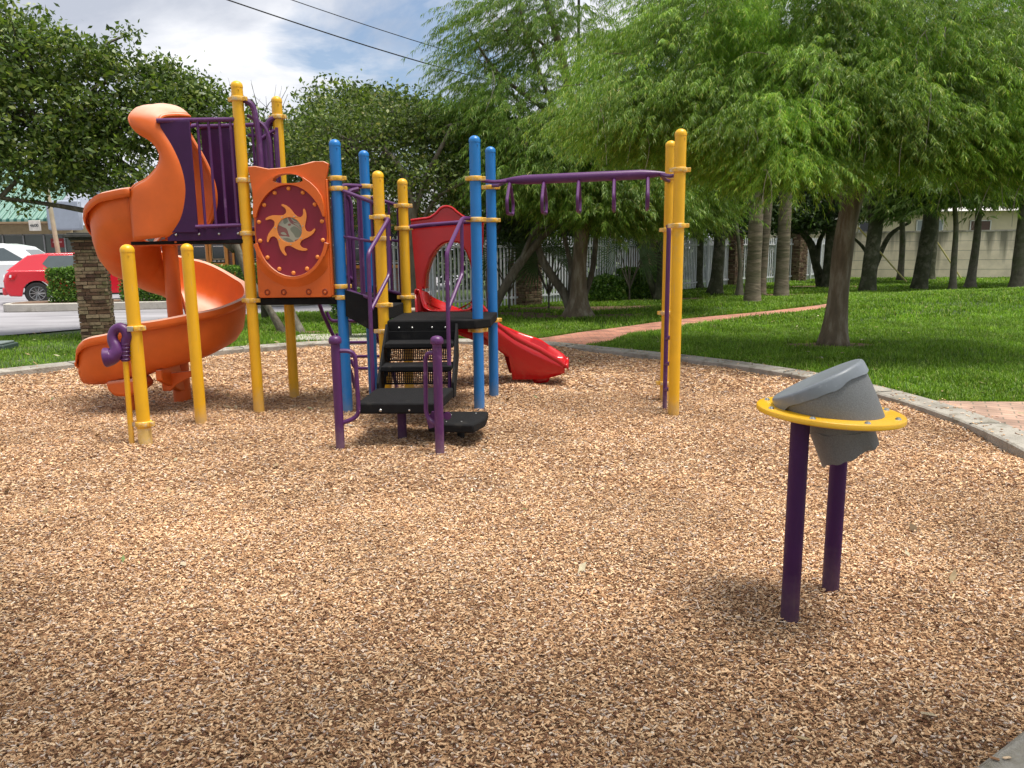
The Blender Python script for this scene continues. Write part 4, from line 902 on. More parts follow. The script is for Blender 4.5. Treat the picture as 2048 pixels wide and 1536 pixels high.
fence((-3.0, 16.6), fp[0], 'white picket fence run behind the red slide hood')
fence(fp[0], fp[1], 'white picket fence run behind the leaning grey trunks and palmettos')
fence(fp[1], fp[2], 'white picket fence run in shade behind the yellow end posts')
fence(fp[2], fp[3], 'white picket fence run behind the pair of palm trunks')
fence(fp[3], (14.2, 34.6), 'white picket fence run meeting the grey block wall')
# ------------------------------------------------------------------ block wall and house on the right
def wall_mat():
    m = mat('stained_block_wall', (.82, .70, .54), .92, .18, 1.5, .3, 30); nt = m.node_tree; n = nt.nodes; l = nt.links; b = n['Principled BSDF']
    old = b.inputs['Base Color'].links[0].from_socket; tc = n.new('ShaderNodeTexCoord')
    sp_ = n.new('ShaderNodeSeparateXYZ'); l.new(tc.outputs['Object'], sp_.inputs[0])
    mp = n.new('ShaderNodeMapping'); mp.inputs['Scale'].default_value = (1.4, 1.4, .12); l.new(tc.outputs['Object'], mp.inputs[0])
    t = n.new('ShaderNodeTexNoise'); t.inputs['Scale'].default_value = 1.5; t.inputs['Detail'].default_value = 8; l.new(mp.outputs[0], t.inputs[0])
    # mildew running down from the coping
    ma = n.new('ShaderNodeMapRange'); l.new(sp_.outputs['Z'], ma.inputs[0]); ma.inputs[1].default_value = .2; ma.inputs[2].default_value = 2.0; ma.inputs[3].default_value = -.12; ma.inputs[4].default_value = .12
    ad = n.new('ShaderNodeMath'); l.new(t.outputs[0], ad.inputs[0]); l.new(ma.outputs[0], ad.inputs[1])
    r = n.new('ShaderNodeMapRange'); l.new(ad.outputs[0], r.inputs[0]); r.inputs[1].default_value = .54; r.inputs[2].default_value = .7; r.inputs[4].default_value = .85
    mx = n.new('ShaderNodeMix'); mx.data_type = 'RGBA'; l.new(r.outputs[0], mx.inputs[0]); l.new(old, mx.inputs[6]); mx.inputs[7].default_value = (.13, .125, .09, 1)
    l.new(mx.outputs[2], b.inputs['Base Color']); return m
WM = wall_mat()
wa, wb = Vector((13.9, 34.9, 0)), Vector((42, 27.4, 0)); wd = (wb - wa).normalized(); wang = math.atan2(wd.y, wd.x)
W_ = root('block_wall', 'long grey rendered block wall with dark mildew streaks behind the lawn', 'wall', tuple(wa))
m = M().box((wa + wb) / 2 + Vector((0, 0, 1.0)), ((wb - wa).length, .2, 2.0), wang); build('wall_face', m, WM, W_)
m = M().box((wa + wb) / 2 + Vector((0, 0, 2.03)), ((wb - wa).length, .26, .07), wang); build('coping', m, CONC, W_)
m = M()
for z in (.42, .82, 1.22, 1.62): m.box((wa + wb) / 2 + Vector((-wd.y * -.1005, wd.x * -.1005, z)), ((wb - wa).length, .004, .012), wang)
build('course_line', m, mat('mortar_line', (.2, .19, .16), .95), W_)  # mortar lines darker than the wall face
HS = root('house', 'cream house with low roof showing above the block wall', 'house', (24, 42, 0))
CRM = mat('cream_render', (.62, .54, .38), .85, .1, 2, .2, 30)
m = M().box((25, 44, 1.6), (22, 6, 3.2)); build('wall', m, CRM, HS)
m = M().poly([(13.4, 40.2, 3.15), (13.4, 47.8, 3.15), (13.4, 44, 4.4)], (23.2, 0, 0)); build('roof', m, mat('pale_roof', (.55, .53, .5), .8, .15, 3), HS)
for x0, x1, z0, z1, mt in ((21.2, 22.6, 1.6, 2.75, mat('shuttered_window', (.28, .31, .32), .4, .1)), (24.0, 25.1, 1.0, 2.7, mat('brown_door', (.09, .045, .03), .5)), (26.6, 27.9, 1.7, 2.7, mat('window_dark', (.02, .022, .025), .1)), (18.2, 19.2, 1.6, 2.7, MATS['window_dark'] if 'window_dark' in MATS else DARK)):
    w_ = build('window' if z0 > 1.2 else 'door', M().box(((x0 + x1) / 2, 40.98, (z0 + z1) / 2), (x1 - x0, .06, z1 - z0)), mt, HS)
    m = M().box(((x0 + x1) / 2, 40.94, (z0 + z1) / 2), (x1 - x0, .03, .05)).box(((x0 + x1) / 2, 40.94, z0), (x1 - x0 + .16, .08, .07)).box((x0 + .02, 40.94, (z0 + z1) / 2), (.05, .03, z1 - z0)).box((x1 - .02, 40.94, (z0 + z1) / 2), (.05, .03, z1 - z0)).box(((x0 + x1) / 2, 40.94, z1 - .02), (x1 - x0, .03, .05))
    build('frame', m, mat('frame_white', (.7, .7, .68), .5), w_)
# guy-wire guards
GY = mat('guard_yellow', (.62, .52, .2), .5, .1)
for (p0, p1, lb) in (((12.95, 29.2, 2.15), (15.2, 29.6, .0), 'thin yellow guy wire slanting down before the block wall'), ((16.6, 31.4, 2.3), (18.6, 31.9, 0), 'short yellow guy wire guard beside the far palm trunk')):
    o = build('guy_wire', M().tube([p0, p1], .03, 8), GY); tag(o, lb, 'guy wire', 'guy wires near the block wall')
# ------------------------------------------------------------------ planted island, hedges, cars
KC = mat('island_kerb_concrete', (.48, .45, .40), .9, .2, 3, .4, 40, dirt=(.2, .18, .14), dirt_amt=.35, dirt_scale=3)
ipts = [(p.x, p.y) for p in catmull([(-12.95, 19.75, 0), (-12.4, 19.42, 0), (-9.5, 19.9, 0), (-6.6, 20.3, 0), (-5.4, 20.8, 0), (-5.6, 21.4, 0), (-7.2, 21.5, 0), (-10, 21.2, 0), (-12.6, 20.75, 0), (-13.0, 20.3, 0)], 5, True)]
o = build('island_kerb', M().poly([(x, y, .245) for x, y in ipts], (0, 0, -.2)), KC, bevel=.02); tag(o, 'raised concrete kerb island in the parking lot holding the hedges', 'kerb island')
inn_ = offset_loop(ipts, .16 * (-1 if sum(ipts[i][0] * ipts[(i + 1) % len(ipts)][1] - ipts[(i + 1) % len(ipts)][0] * ipts[i][1] for i in range(len(ipts))) > 0 else 1))
build('planting_bed', M().add([(x, y, .25) for x, y in inn_], [tuple(range(len(inn_)))]), LIT, o)
def leaf_pts(C_, n, size, rnd, up=.2, asp=.5):
    # rhombic leaves at centres C_
    n = len(C_); d = rnd.normal(0, 1, (n, 3)); d[:, 2] += up; d /= np.linalg.norm(d, axis=1)[:, None]
    s = rnd.normal(0, 1, (n, 3)); s -= d * (s * d).sum(1)[:, None]; s /= np.linalg.norm(s, axis=1)[:, None]
    L_ = (size * rnd.uniform(.42, 1.45, n))[:, None]; W_l = L_ * asp * rnd.uniform(.8, 1.2, (n, 1))
    V = np.empty((n, 4, 3)); V[:, 0] = C_ - d * L_ * .5; V[:, 1] = C_ + s * W_l * .5 - d * L_ * .05; V[:, 2] = C_ + d * L_ * .5; V[:, 3] = C_ - s * W_l * .5 - d * L_ * .05
    return V
LQ = [(0, 1, 2, 3)]
HG = mat('hedge_leaf', (.1, .2, .03), .45, .25, 2, transl=.25, island=[(0, (.04, .09, .012)), (.5, (.09, .2, .02)), (.9, (.17, .30, .04)), (1, (.3, .4, .07))])
BARK = mat('grey_bark', (.11, .095, .07), .95, .4, 9, .9, 40, dirt=(.24, .23, .19), dirt_amt=.35, dirt_scale=7, stretch=(1, 1, .3))
def hedge(x0, x1, y, z0, z1, dep, label, n=9000, size=.07, slope=0, name='hedge', cat='hedge', group='clipped hedges by the parking lot'):
    r = root(name, label, cat, ((x0 + x1) / 2, y, z0), group); rnd = np.random.default_rng(int(abs(x0 * 97 + y * 13)))
    u = rnd.uniform(0, 1, (n, 3)); k = rnd.random(n) < .75
    ed = rnd.integers(0, 3, n); u[k & (ed == 0), 2] = 1 - np.abs(rnd.normal(0, .05, (k & (ed == 0)).sum())); u[k & (ed >= 1), 1] = np.abs(rnd.normal(0, .06, (k & (ed >= 1)).sum()))
    x = x0 + (x1 - x0) * u[:, 0]; yy = y - dep / 2 + dep * u[:, 1] + slope * (x - x0); hh = z1 - z0 + .05 * np.sin(x * 3.1) + .04 * np.sin(x * 7.7)
    z = z0 + .05 + hh * u[:, 2]; C_ = np.stack([x, yy, z], 1) + rnd.normal(0, .025, (n, 3))
    npmesh('foliage', leaf_pts(C_, n, size, rnd), LQ, 4, HG, r)
    m = M(); 
    for q in range(10):
        xx = x0 + (x1 - x0) * (q + .5) / 10; y_ = y + slope * (xx - x0); m.tube([(xx, y_, z0 - .05), (xx + .05, y_ + .05, z0 + (z1 - z0) * .5), (xx - .05, y_, z0 + (z1 - z0) * .85)], [.02, .015, .008], 5)
    build('stem', m, BARK, r); return r
hedge(-11.85, -10.75, 20.2, .22, 1.02, .8, 'trimmed light green hedge in front of the red car', 9000, slope=.1)
hedge(-10.1, -8.5, 20.45, .22, .98, .9, 'trimmed green hedge behind the brick pillar', 11000, slope=.1)
hedge(-9.9, -7.4, 24.6, .05, 1.0, .7, 'bright hedge under the restaurant windows', 9000)
hedge(-6.2, -5.4, 24.8, .05, .95, .7, 'small hedge by the restaurant pier behind the sun panel', 3500)
hedge(-3.45, -2.3, 15.2, .0, .62, .7, 'rounded dark green shrub beside the bench', 5000, name='shrub', cat='shrub', group=None, size=.08)
hedge(3.1, 4.3, 22.3, .0, .85, .9, 'bright leafy shrub below the palmetto at the fence', 6000, name='shrub', cat='shrub', group=None, size=.1)
hedge(1.9, 3.1, 21.4, .0, .6, .8, 'low dark shrub at the foot of the fence beside the cypress', 4000, name='shrub', cat='shrub', group=None, size=.1)
CAR = mat('red_car_paint', (.60, .012, .03), .18, .02, 2, spec=.6, coat=.8)
GLS = mat('car_glass', (.05, .07, .075), .06, .1, spec=.9, coat=.6)
TYR = mat('tyre_rubber', (.018, .018, .018), .8, .1)
RIM = mat('alloy_rim', (.42, .42, .42), .3, .05, metal=.9)
TRIM = mat('black_trim', (.02, .02, .02), .5)
def car(name, label, cat, loc, rz, paint, van=False):
    r = root(name, label, cat, (0, 0, 0)); Lr = 0.0
    wx = (-1.28, 1.32); wr = .32; hw = .86
    def arc(cx_): return [(cx_ + (wr + .05) * math.cos(a), wr + (wr + .05) * math.sin(a)) for a in [R(8 + 164 * k / 9) for k in range(9, -1, -1)]]
    top = [(2.08, .42), (2.1, .62), (2.0, .76), (1.6, .88), (1.0, .95), (-1.0, .98), (-1.9, .98), (-2.02, .86), (-2.07, .62), (-2.06, .38), (-1.95, .26)] if not van else [(2.3, .42), (2.3, .8), (2.0, 1.05), (1.5, 1.12), (-2.2, 1.12), (-2.25, .4), (-2.1, .28)]
    prof_ = top + [(wx[0] - wr - .07, .24)] + arc(wx[0]) + [(wx[0] + wr + .07, .22), (wx[1] - wr - .07, .22)] + arc(wx[1]) + [(wx[1] + wr + .07, .24), (1.98, .27)]
    # body skin: extruded profile with rounded shoulders
    rows_ = []
    for y, s_ in ((-hw + .0, .955), (-hw + .045, 1.0), (hw - .045, 1.0), (hw, .955)): rows_.append([Vector((x * (.985 if s_ < 1 else 1), y, .55 + (z - .55) * s_)) for x, z in prof_])
    m = M().grid(rows_, closed=True); n_ = len(prof_); m.f += [tuple(range(n_ - 1, -1, -1)), tuple(range(3 * n_, 4 * n_))]
    body = build('body', m, paint, r, bevel=.02, ang=30)
    if not van: gb = [(-1.98, .97), (-1.42, 1.40), (-.9, 1.46), (-.1, 1.465), (.35, 1.42), (1.12, .95)]
    else: gb = [(-2.22, 1.11), (-2.12, 1.70), (-1.9, 1.8), (.3, 1.82), (.9, 1.7), (1.6, 1.12)]
    def wy(z): return hw - .03 - max(0, z - .95) * .36
    rows_ = [[Vector((x, sgn_ * wy(z), z)) for x, z in gb] for sgn_ in (-1, 1)]; m = M().grid(rows_); n_ = len(gb); m.f += [tuple(range(n_ - 1, -1, -1)), tuple(range(n_, 2 * n_))]
    build('cabin', m, paint, r, bevel=.03, ang=30)
    def sidep(pts, sgn_, mt, nm, out=.006):
        P_ = [Vector((x, sgn_ * (wy(z) + out), z)) for x, z in pts]; build(nm, M().poly(P_, (0, -sgn_ * .01, 0)), mt, r, bevel=.003)
    for s_ in (-1, 1):
        if not van: sidep([(-.95, 1.03), (-1.08, 1.16), (-.9, 1.385), (-.02, 1.39), (-.02, 1.0)], s_, GLS, 'window'); sidep([(.03, 1.0), (.03, 1.385), (.3, 1.36), (.82, 1.0)], s_, GLS, 'window')
        else: sidep([(-2.0, 1.2), (-1.95, 1.62), (-1.1, 1.66), (-1.1, 1.2)], s_, GLS, 'window'); sidep([(-.95, 1.2), (-.95, 1.66), (.35, 1.66), (1.15, 1.2)], s_, GLS, 'window')
    def endp(z0, z1, k0, mt, nm):
        (xa, za), (xb, zb) = gb[k0], gb[k0 + 1]; 
        def X(z): return xa + (xb - xa) * (z - za) / (zb - za)
        o_ = -.008 if k0 == 0 else .008
        build(nm, M().poly([(X(z0) + o_, -wy(z0) + .1, z0), (X(z0) + o_, wy(z0) - .1, z0), (X(z1) + o_, wy(z1) - .1, z1), (X(z1) + o_, -wy(z1) + .1, z1)], (.012 if k0 == 0 else -.012, 0, 0)), mt, r, bevel=.003)
    endp(1.03, 1.36, 0, GLS, 'rear_window') if not van else endp(1.2, 1.62, 0, GLS, 'rear_window'); endp(1.02, 1.36, len(gb) - 2, GLS, 'windscreen') if not van else endp(1.2, 1.6, len(gb) - 2, GLS, 'windscreen')
    for x in wx:
        for s_ in (-1, 1):
            ax_ = Matrix.Rotation(s_ * -PI / 2, 3, 'X'); c_ = Vector((x, s_ * (hw - .10), wr)); m = M().lathe(c_, [(.19, -.10), (wr - .03, -.10), (wr, -.07), (wr, .06), (wr - .03, .09), (.205, .09), (.19, .05)], 28, ax_); wv = build('wheel', m, TYR, r)
            m = M().lathe(c_, [(.205, .05), (.205, .085), (.19, .088), (.185, .05)], 28, ax_).lathe(c_, [(.001, .07), (.04, .075), (.05, .05)], 12, ax_)
            for k in range(10):
                a = 2 * PI * k / 10; d_ = ax_ @ Vector((math.cos(a), math.sin(a), 0)); m.tube([c_ + ax_ @ Vector((0, 0, .068)) + d_ * .03, c_ + ax_ @ Vector((0, 0, .078)) + d_ * .195], .012, 5)
            build('rim', m, RIM, wv); build('hub_back', M().lathe(c_, [(.001, .02), (.19, .02)], 20, ax_), DARK, wv)
    for s_ in (-1, 1):
        P_ = [(-2.075, s_ * .84, .66), (-2.075, s_ * .58, .70), (-1.99, s_ * .60, .90), (-1.93, s_ * .80, .92), (-1.72, s_ * .875, .88), (-1.80, s_ * .88, .74)]
        tlm = build('tail_light', M().poly([Vector(p) for p in P_], (.0, s_ * .004, .004)), mat('tail_red', (.45, .01, .015), .15, .05, coat=.7), r); 
        build('lamp_lens', M().poly([(-2.065, s_ * .74, .80), (-2.035, s_ * .72, .87), (-1.86, s_ * .885, .86), (-1.87, s_ * .89, .79)], (-.006, s_ * .006, 0)), mat('clear_lens', (.8, .8, .82), .1, 0, coat=.8), tlm)
    build('rear_bumper', M().box((-2.06, 0, .40), (.12, 1.66, .22)), paint, r, bevel=.04)
    for s_ in (-1, 1): build('sill_trim', M().box((0.02, s_ * (hw + .004), .24), (1.9, .02, .05)), TRIM, r)
    r.location = loc; r.rotation_euler = (0, 0, rz); return r
car('red_car', 'red hatchback car parked beyond the road behind the hedge', 'car', (-13.0, 23.7, .043), .55, CAR)
car('white_van', 'white van parked behind the red car', 'van', (-18.6, 28.6, .043), .1, mat('white_car_paint', (.78, .79, .8), .2, .02, 2, coat=.7), van=True)
car('silver_van', 'silver van glimpsed between the restaurant and the tower posts', 'van', (-9.3, 31.0, .043), 1.5, mat('silver_car_paint', (.5, .54, .58), .25, .02, 2, coat=.7), van=True)
# ------------------------------------------------------------------ restaurant
RB = mat_brick('restaurant_brick', (.23, .10, .07), (.15, .07, .055), (.16, .14, .12), .21, .075, .012, axis=(PI / 2, 0, 0))
OT = mat('orange_trim', (.55, .22, .035), .5, .12, 3, .1, 40)
GRF = mat('grey_roof', (.30, .31, .32), .8, .15, 3, .3, 20)
WG = mat('dark_window_glass', (.015, .018, .022), .08, .2, spec=.8)
YB = 26.0
RS = root('restaurant', 'brick restaurant with grey roof, orange window frames and red open sign', 'restaurant', (-7.2, YB, 0))
build('wall', M().box((-9.9, YB + 1.5, 1.35), (3.6, 3.0, 2.7)).box((-4.95, YB + 1.5, 1.35), (4.1, 3.0, 2.7)), RB, RS)
build('fascia', M().box((-7.2, YB - .35, 2.62), (9.4, .2, .12)).box((-7.2, YB - .30, 2.28), (9.4, .06, .05)), OT, RS)
build('soffit', M().box((-7.2, YB - .1, 2.45), (9.3, .35, .28)), mat('grey_soffit', (.25, .25, .24), .8), RS)
build('roof', M().poly([(-12.0, YB - .5, 2.68), (-12.0, YB + 4.0, 2.68), (-12.0, YB + 2.6, 4.0), (-12.0, YB + .9, 4.0)], (9.7, 0, 0)), GRF, RS)
def window(x0, x1, z0=1.12, z1=2.28, nm='window', cap_=True):
    w_ = build(nm, M().box(((x0 + x1) / 2, YB - .012, (z0 + z1) / 2), (x1 - x0, .03, z1 - z0)), WG, RS)
    m = M()
    for (cx_, cz_, sx, sz) in (((x0 + x1) / 2, z0 - .05, x1 - x0 + .2, .1), ((x0 + x1) / 2, z1 + .03, x1 - x0 + .2, .07), (x0 - .05, (z0 + z1) / 2, .1, z1 - z0), (x1 + .05, (z0 + z1) / 2, .1, z1 - z0)): m.box((cx_, YB - .045, cz_), (sx, .07, sz))
    build('frame', m, OT, w_)
    m = M().box(((x0 + x1) / 2, YB - .035, z0 + .13), (x1 - x0, .03, .02)).box((x0 + .02, YB - .035, (z0 + z1) / 2 + .06), (.02, .03, z1 - z0 - .12)).box((x1 - .02, YB - .035, (z0 + z1) / 2 + .06), (.02, .03, z1 - z0 - .12)); build('sash', m, mat('tan_sash', (.5, .36, .2), .5), w_)
    if cap_:
        cxw = (x0 + x1) / 2; m = M()
        for q, (dx, wd_) in enumerate(((-.17, .14), (0, .08), (.13, .09))): m.box((cxw + dx, YB - .034, z0 + .065), (wd_, .01, .028))
        m.box((cxw, YB - .034, z0 + .55), (.34, .006, .028)).box((cxw, YB - .034, z0 + .67), (.16, .006, .05)); build('window_lettering', m, mat('window_white', (.62, .6, .56), .5), w_)
    return w_
w1 = window(-10.58, -10.12); window(-9.94, -9.5); window(-8.85, -8.3); window(-6.1, -5.5); window(-5.2, -4.75, 1.0, 2.25); window(-4.3, -3.6, 1.0, 2.25)
NEON = emis('red_neon', (1, .03, .04), 3.0); text('OPEN', .16, (-10.30, YB - .07, 1.95), (PI / 2, 0, 0), NEON, RS, 'open_sign', .01)
build('neon_tube', M().tube([(-9.78, YB - .06, 1.93), (-9.62, YB - .06, 1.93)], .014, 6), emis('blue_neon', (.15, .1, 1), 2.0), RS)
build('pilaster', M().box((-11.25, YB - .06, 1.3), (.12, .14, 2.6)).box((-9.2, YB - .06, 1.3), (.07, .14, 2.6)), OT, RS)
build('downspout', M().box((-9.05, YB - .1, 1.3), (.16, .12, 2.6)), TRIM, RS)
build('doorway', M().box((-7.55, YB + .4, 1.2), (1.2, .1, 2.4)), WG, RS)
# ------------------------------------------------------------------ shop row with green striped metal roof
SH = root('shop_row', 'shop row with green striped metal awning roof and glass fronts', 'shop row', (-26, 36, 0))
def awn():
    mt = mat('green_striped_metal', (.1, .3, .22), .35, .05, 3, metal=.2); nt = mt.node_tree; n = nt.nodes; l = nt.links; b = n['Principled BSDF']
    tc = n.new('ShaderNodeTexCoord'); w = n.new('ShaderNodeTexWave'); w.wave_type = 'BANDS'; w.bands_direction = 'X'; w.inputs['Scale'].default_value = .95; l.new(tc.outputs['Object'], w.inputs[0])
    r = n.new('ShaderNodeValToRGB'); r.color_ramp.elements[0].position = .42; r.color_ramp.elements[0].color = (.015, .12, .09, 1); r.color_ramp.elements[1].position = .52; r.color_ramp.elements[1].color = (.22, .36, .30, 1)
    l.new(w.outputs[0], r.inputs[0]); l.new(r.outputs[0], b.inputs['Base Color']); return mt
build('awning_roof', M().poly([(-46, 35.0, 3.0), (-46, 38.6, 5.6), (-46, 38.6, 5.5), (-46, 35.0, 2.9)], (25.4, 0, 0)), awn(), SH)
m = M()
for k in range(77): x = -45.9 + k * .332; m.tube([(x, 35.0, 3.04), (x, 38.6, 5.64)], .035, 4)
build('roof_rib', m, mat('pale_green_rib', (.26, .40, .34), .4), SH)
build('soffit', M().box((-33.3, 36.3, 2.86), (25.4, 2.6, .08)), mat('tan_soffit', (.32, .22, .12), .7), SH)
build('header', M().box((-33.3, 36.9, 2.62), (25.4, .1, .45)), mat('tan_header', (.36, .29, .17), .7), SH)
build('wall', M().box((-31, 37.6, 1.4), (29, .3, 2.8)), mat('tan_wall', (.40, .34, .22), .8, .1), SH)
for k in range(9):
    x = -24.7 + k * .98
    g_ = build('glass_front', M().box((x, 37.40, 1.25), (.9, .04, 2.3)), mat('shop_glass', (.07, .085, .07), .12, .3, .5, spec=.7), SH)
    build('mullion', M().box((x - .48, 37.36, 1.25), (.06, .07, 2.4)).box((x, 37.36, 2.40), (.98, .07, .08)), mat('alu_mullion', (.35, .36, .36), .4), g_)
build('dark_door', M().box((-26.6, 37.42, 1.1), (1.2, .05, 2.2)), WG, SH); build('shutter', M().box((-27.9, 37.42, 1.15), (1.1, .05, 2.2)), mat('pale_green_panel', (.34, .38, .30), .6), SH)
sb = build('number_sign', M().box((-21.15, 34.95, 2.72), (.50, .08, .46)), mat('sign_cream', (.66, .62, .55), .6), SH, bevel=.01)
text('4600', .19, (-21.15, 34.90, 2.72), (PI / 2, 0, 0), mat('sign_dark', (.03, .04, .05), .5), SH, 'sign_number', .006)
sb = build('number_sign', M().box((-26.0, 37.3, 2.35), (.5, .05, .36)), MATS['sign_cream'], SH); build('sign_mark', M().box((-26.0, 37.27, 2.35), (.24, .02, .18)), MATS['sign_dark'], SH)
build('soffit_light', M().box((-25.4, 36.0, 2.80), (.9, .35, .05)), emis('warm_light', (1, .95, .85), 2.2), SH)
RSG = mat('red_sign', (.30, .01, .015), .5)
for x, w_ in ((-21.6, .62), (-19.9, .6)):
    s_ = build('red_sign', M().box((x, 37.33, 1.98), (w_, .03, .42)), RSG, SH); build('sign_stroke', M().box((x, 37.31, 2.02), (w_ * .7, .01, .07)), mat('sign_pink', (.6, .3, .3), .5), s_)
build('poster', M().box((-22.4, 37.33, .98), (.26, .03, .9)), mat('poster_blue', (.35, .5, .55), .5), SH); build('poster', M().box((-21.4, 37.33, .7), (.62, .03, .5)), mat('poster_white', (.6, .6, .6), .5), SH); build('poster', M().box((-21.05, 37.31, .72), (.2, .02, .4)), RSG, SH)
build('end_panel', M().box((-19.75, 34.9, 3.15), (1.5, .25, 1.3)), mat('blue_grey_panel', (.33, .37, .44), .6, .05), SH, bevel=.08)
build('end_panel', M().box((-17.4, 36.0, 3.6), (3.2, .3, 1.5)), MATS['blue_grey_panel'], SH, bevel=.05)
# thin leaning pole behind the pillar
o = build('utility_pole', M().tube([(-13.8, 24.0, -.1), (-14.1, 24.0, 4.6)], [.075, .06], 10), mat('pale_wood_pole', (.42, .40, .28), .85, .15, 6)); tag(o, 'thin pale wooden pole rising behind the roadside brick pillar', 'pole')
# overhead cables
CB = mat('black_cable', (.012, .012, .012), .6, 0)
for p0, p1, r_, lb in ((at(380, -26, 16.0), at(1250, 216, 24.0), .013, 'lower thick black cable crossing the sky'), (at(480, -36, 16.5), at(1300, 195, 25.0), .009, 'upper thin black cable crossing the sky')):
    P_ = [p0.lerp(p1, k / 16) - Vector((0, 0, .25 * math.sin(PI * k / 16))) for k in range(17)]
    o = build('power_cable', M().tube(P_, r_, 6), CB); tag(o, lb, 'cable', 'overhead power cables')
# ------------------------------------------------------------------ small things on the left lawn
UB = root('utility_box', 'low dark green utility box lid set in the grass at the lawn edge', 'utility box', (-8.1, 11.8, 0))
build('box', M().box((-8.1, 11.8, .06), (.72, .46, .14), .12), mat('utility_green', (.035, .06, .05), .6, .2), UB, bevel=.02)
build('lid', M().box((-8.1, 11.8, .145), (.64, .38, .03), .12), mat('faded_lid', (.15, .19, .18), .6, .25, 8), UB, bevel=.01)
PADC = mat('pad_concrete', (.38, .36, .31), .9, .25, 4, .3, 50)
o = build('bench_pad', M().poly([(-3.75, 12.62, .052), (-1.5, 12.66, .052), (-1.5, 13.5, .052), (-3.7, 13.5, .052)], (0, 0, -.1)), PADC); o['kind'] = 'structure'
BN = root('park_bench', 'grey park bench with curled arms behind the blue post', 'bench', (-2.2, 13.0, .05))
DG = mat('grey_bench_metal', (.16, .155, .16), .5, .15, 8); TW_ = mat('worn_tan_board', (.40, .33, .26), .7, .2, 9, stretch=(.3, 3, 3))
m = M()
for k in range(4): m.box((-2.15, 12.86 + .1 * k, .50), (1.35, .085, .035))
build('seat', m, TW_, BN, bevel=.006)
build('seat_frame', M().box((-2.15, 13.0, .445), (1.3, .40, .05)), mat('bench_dark', (.05, .045, .045), .6), BN)  # near-black block under the seat slats
for x in (-2.78, -1.52):
    build('leg', M().tube(fillet([(x, 12.84, .05), (x, 12.84, .52), (x, 12.82, .70), (x, 12.95, .76), (x, 13.15, .70), (x, 13.2, .05)], .08), .028, 8), DG, BN)
m = M().box((-2.15, 13.22, .72), (1.3, .03, .09)); build('backrest', m, TW_, BN)
WL = root('louvre_box', 'small white slatted box seen between the yellow post and red slide', 'louvre box', (-2.1, 16.2, 0))
m = M()
for k in range(6): m.box((-2.1, 16.0, .10 + .085 * k), (.8, .03, .065), 0)
build('slats', m, FEN, WL); build('housing', M().box((-2.1, 16.3, .29), (.78, .5, .52)), mat('white_housing', (.5, .5, .5), .6), WL)
# ------------------------------------------------------------------ trees
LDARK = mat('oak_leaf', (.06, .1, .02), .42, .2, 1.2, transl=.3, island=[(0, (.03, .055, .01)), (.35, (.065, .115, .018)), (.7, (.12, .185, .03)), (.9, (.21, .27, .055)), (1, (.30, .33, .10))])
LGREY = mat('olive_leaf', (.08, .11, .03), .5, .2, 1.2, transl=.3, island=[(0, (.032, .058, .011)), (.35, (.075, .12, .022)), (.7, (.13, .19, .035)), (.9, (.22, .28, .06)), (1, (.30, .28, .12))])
LBACK = mat('dark_leaf', (.04, .08, .02), .5, .2, 1, transl=.2, island=[(0, (.015, .035, .007)), (.6, (.035, .07, .013)), (1, (.08, .14, .03))])  # darkest leaf ramp, shared by the background and leaning trees
LCYP = mat('cypress_needle', (.12, .2, .03), .5, .25, .9, transl=.32, big=.3, island=[(0, (.07, .155, .012)), (.3, (.135, .265, .02)), (.65, (.22, .375, .035)), (.9, (.35, .49, .06)), (1, (.46, .42, .10))])  # broad noise patches paint sunlit, lighter sprays into the needle colour
LCYP_SHADE = mat('shaded_cypress_needle', (.1, .18, .03), .5, .25, .9, transl=.3, island=[(0, (.055, .12, .012)), (.3, (.105, .205, .02)), (.65, (.175, .30, .035)), (.9, (.27, .40, .06)), (1, (.38, .36, .10))])  # needle ramp darkened so this cypress carries shade in its colour
LCYP2 = mat('soft_cypress_needle', (.14, .2, .08), .5, .2, .9, transl=.4, island=[(0, (.085, .14, .035)), (.5, (.15, .23, .06)), (.9, (.25, .33, .11)), (1, (.36, .36, .18))])
PALMG = mat('palm_leaf', (.05, .1, .03), .4, .2, 2, transl=.15, island=[(0, (.03, .065, .018)), (1, (.10, .17, .05))])
BARKB = mat('brown_bark', (.155, .12, .08), .95, .4, 9, 1.0, 46, dirt=(.27, .245, .195), dirt_amt=.4, dirt_scale=9, stretch=(1, 1, .22))
BARKG = mat('lichen_bark', (.15, .135, .10), .95, .35, 8, .8, 30, dirt=(.09, .12, .045), dirt_amt=.45, dirt_scale=2.2)
BARKP = mat('palm_trunk_bark', (.21, .17, .12), .95, .5, 7, 1.0, 9, dirt=(.055, .07, .025), dirt_amt=.55, dirt_scale=.9, stretch=(.6, .6, 3.2))
BARKD = mat('dark_bark', (.055, .06, .03), .95, .4, 5, .8, 30, dirt=(.17, .16, .115), dirt_amt=.45, dirt_scale=4)
def rough_tube(m, pts, rads, seg, seed, amt=.06, flare=0):
    rd_ = random.Random(seed); P_ = catmull(pts, 5); R_ = [v.x for v in catmull([(r_, 0, 0) for r_ in rads], 5)]; o = len(m.v)
    m.tube(P_, R_, seg); ph = [rd_.uniform(0, 6.28) for _ in range(4)]
    for i, p in enumerate(P_):
        for k in range(seg):
            v = m.v[o + i * seg + k]; d_ = v - p; a = 2 * PI * k / seg
            s_ = 1 + amt * (math.sin(3 * a + ph[0] + p.z * 1.1) + .6 * math.sin(5 * a + ph[1] - p.z * 2.3) + .5 * math.sin(7 * p.z + ph[2] + 2 * a))
            if flare and p.z < .7: s_ += flare * ((.7 - p.z) / .7) ** 2.5 * (1 + .35 * math.sin(5 * a + ph[3]))
            m.v[o + i * seg + k] = p + d_ * s_
    return m
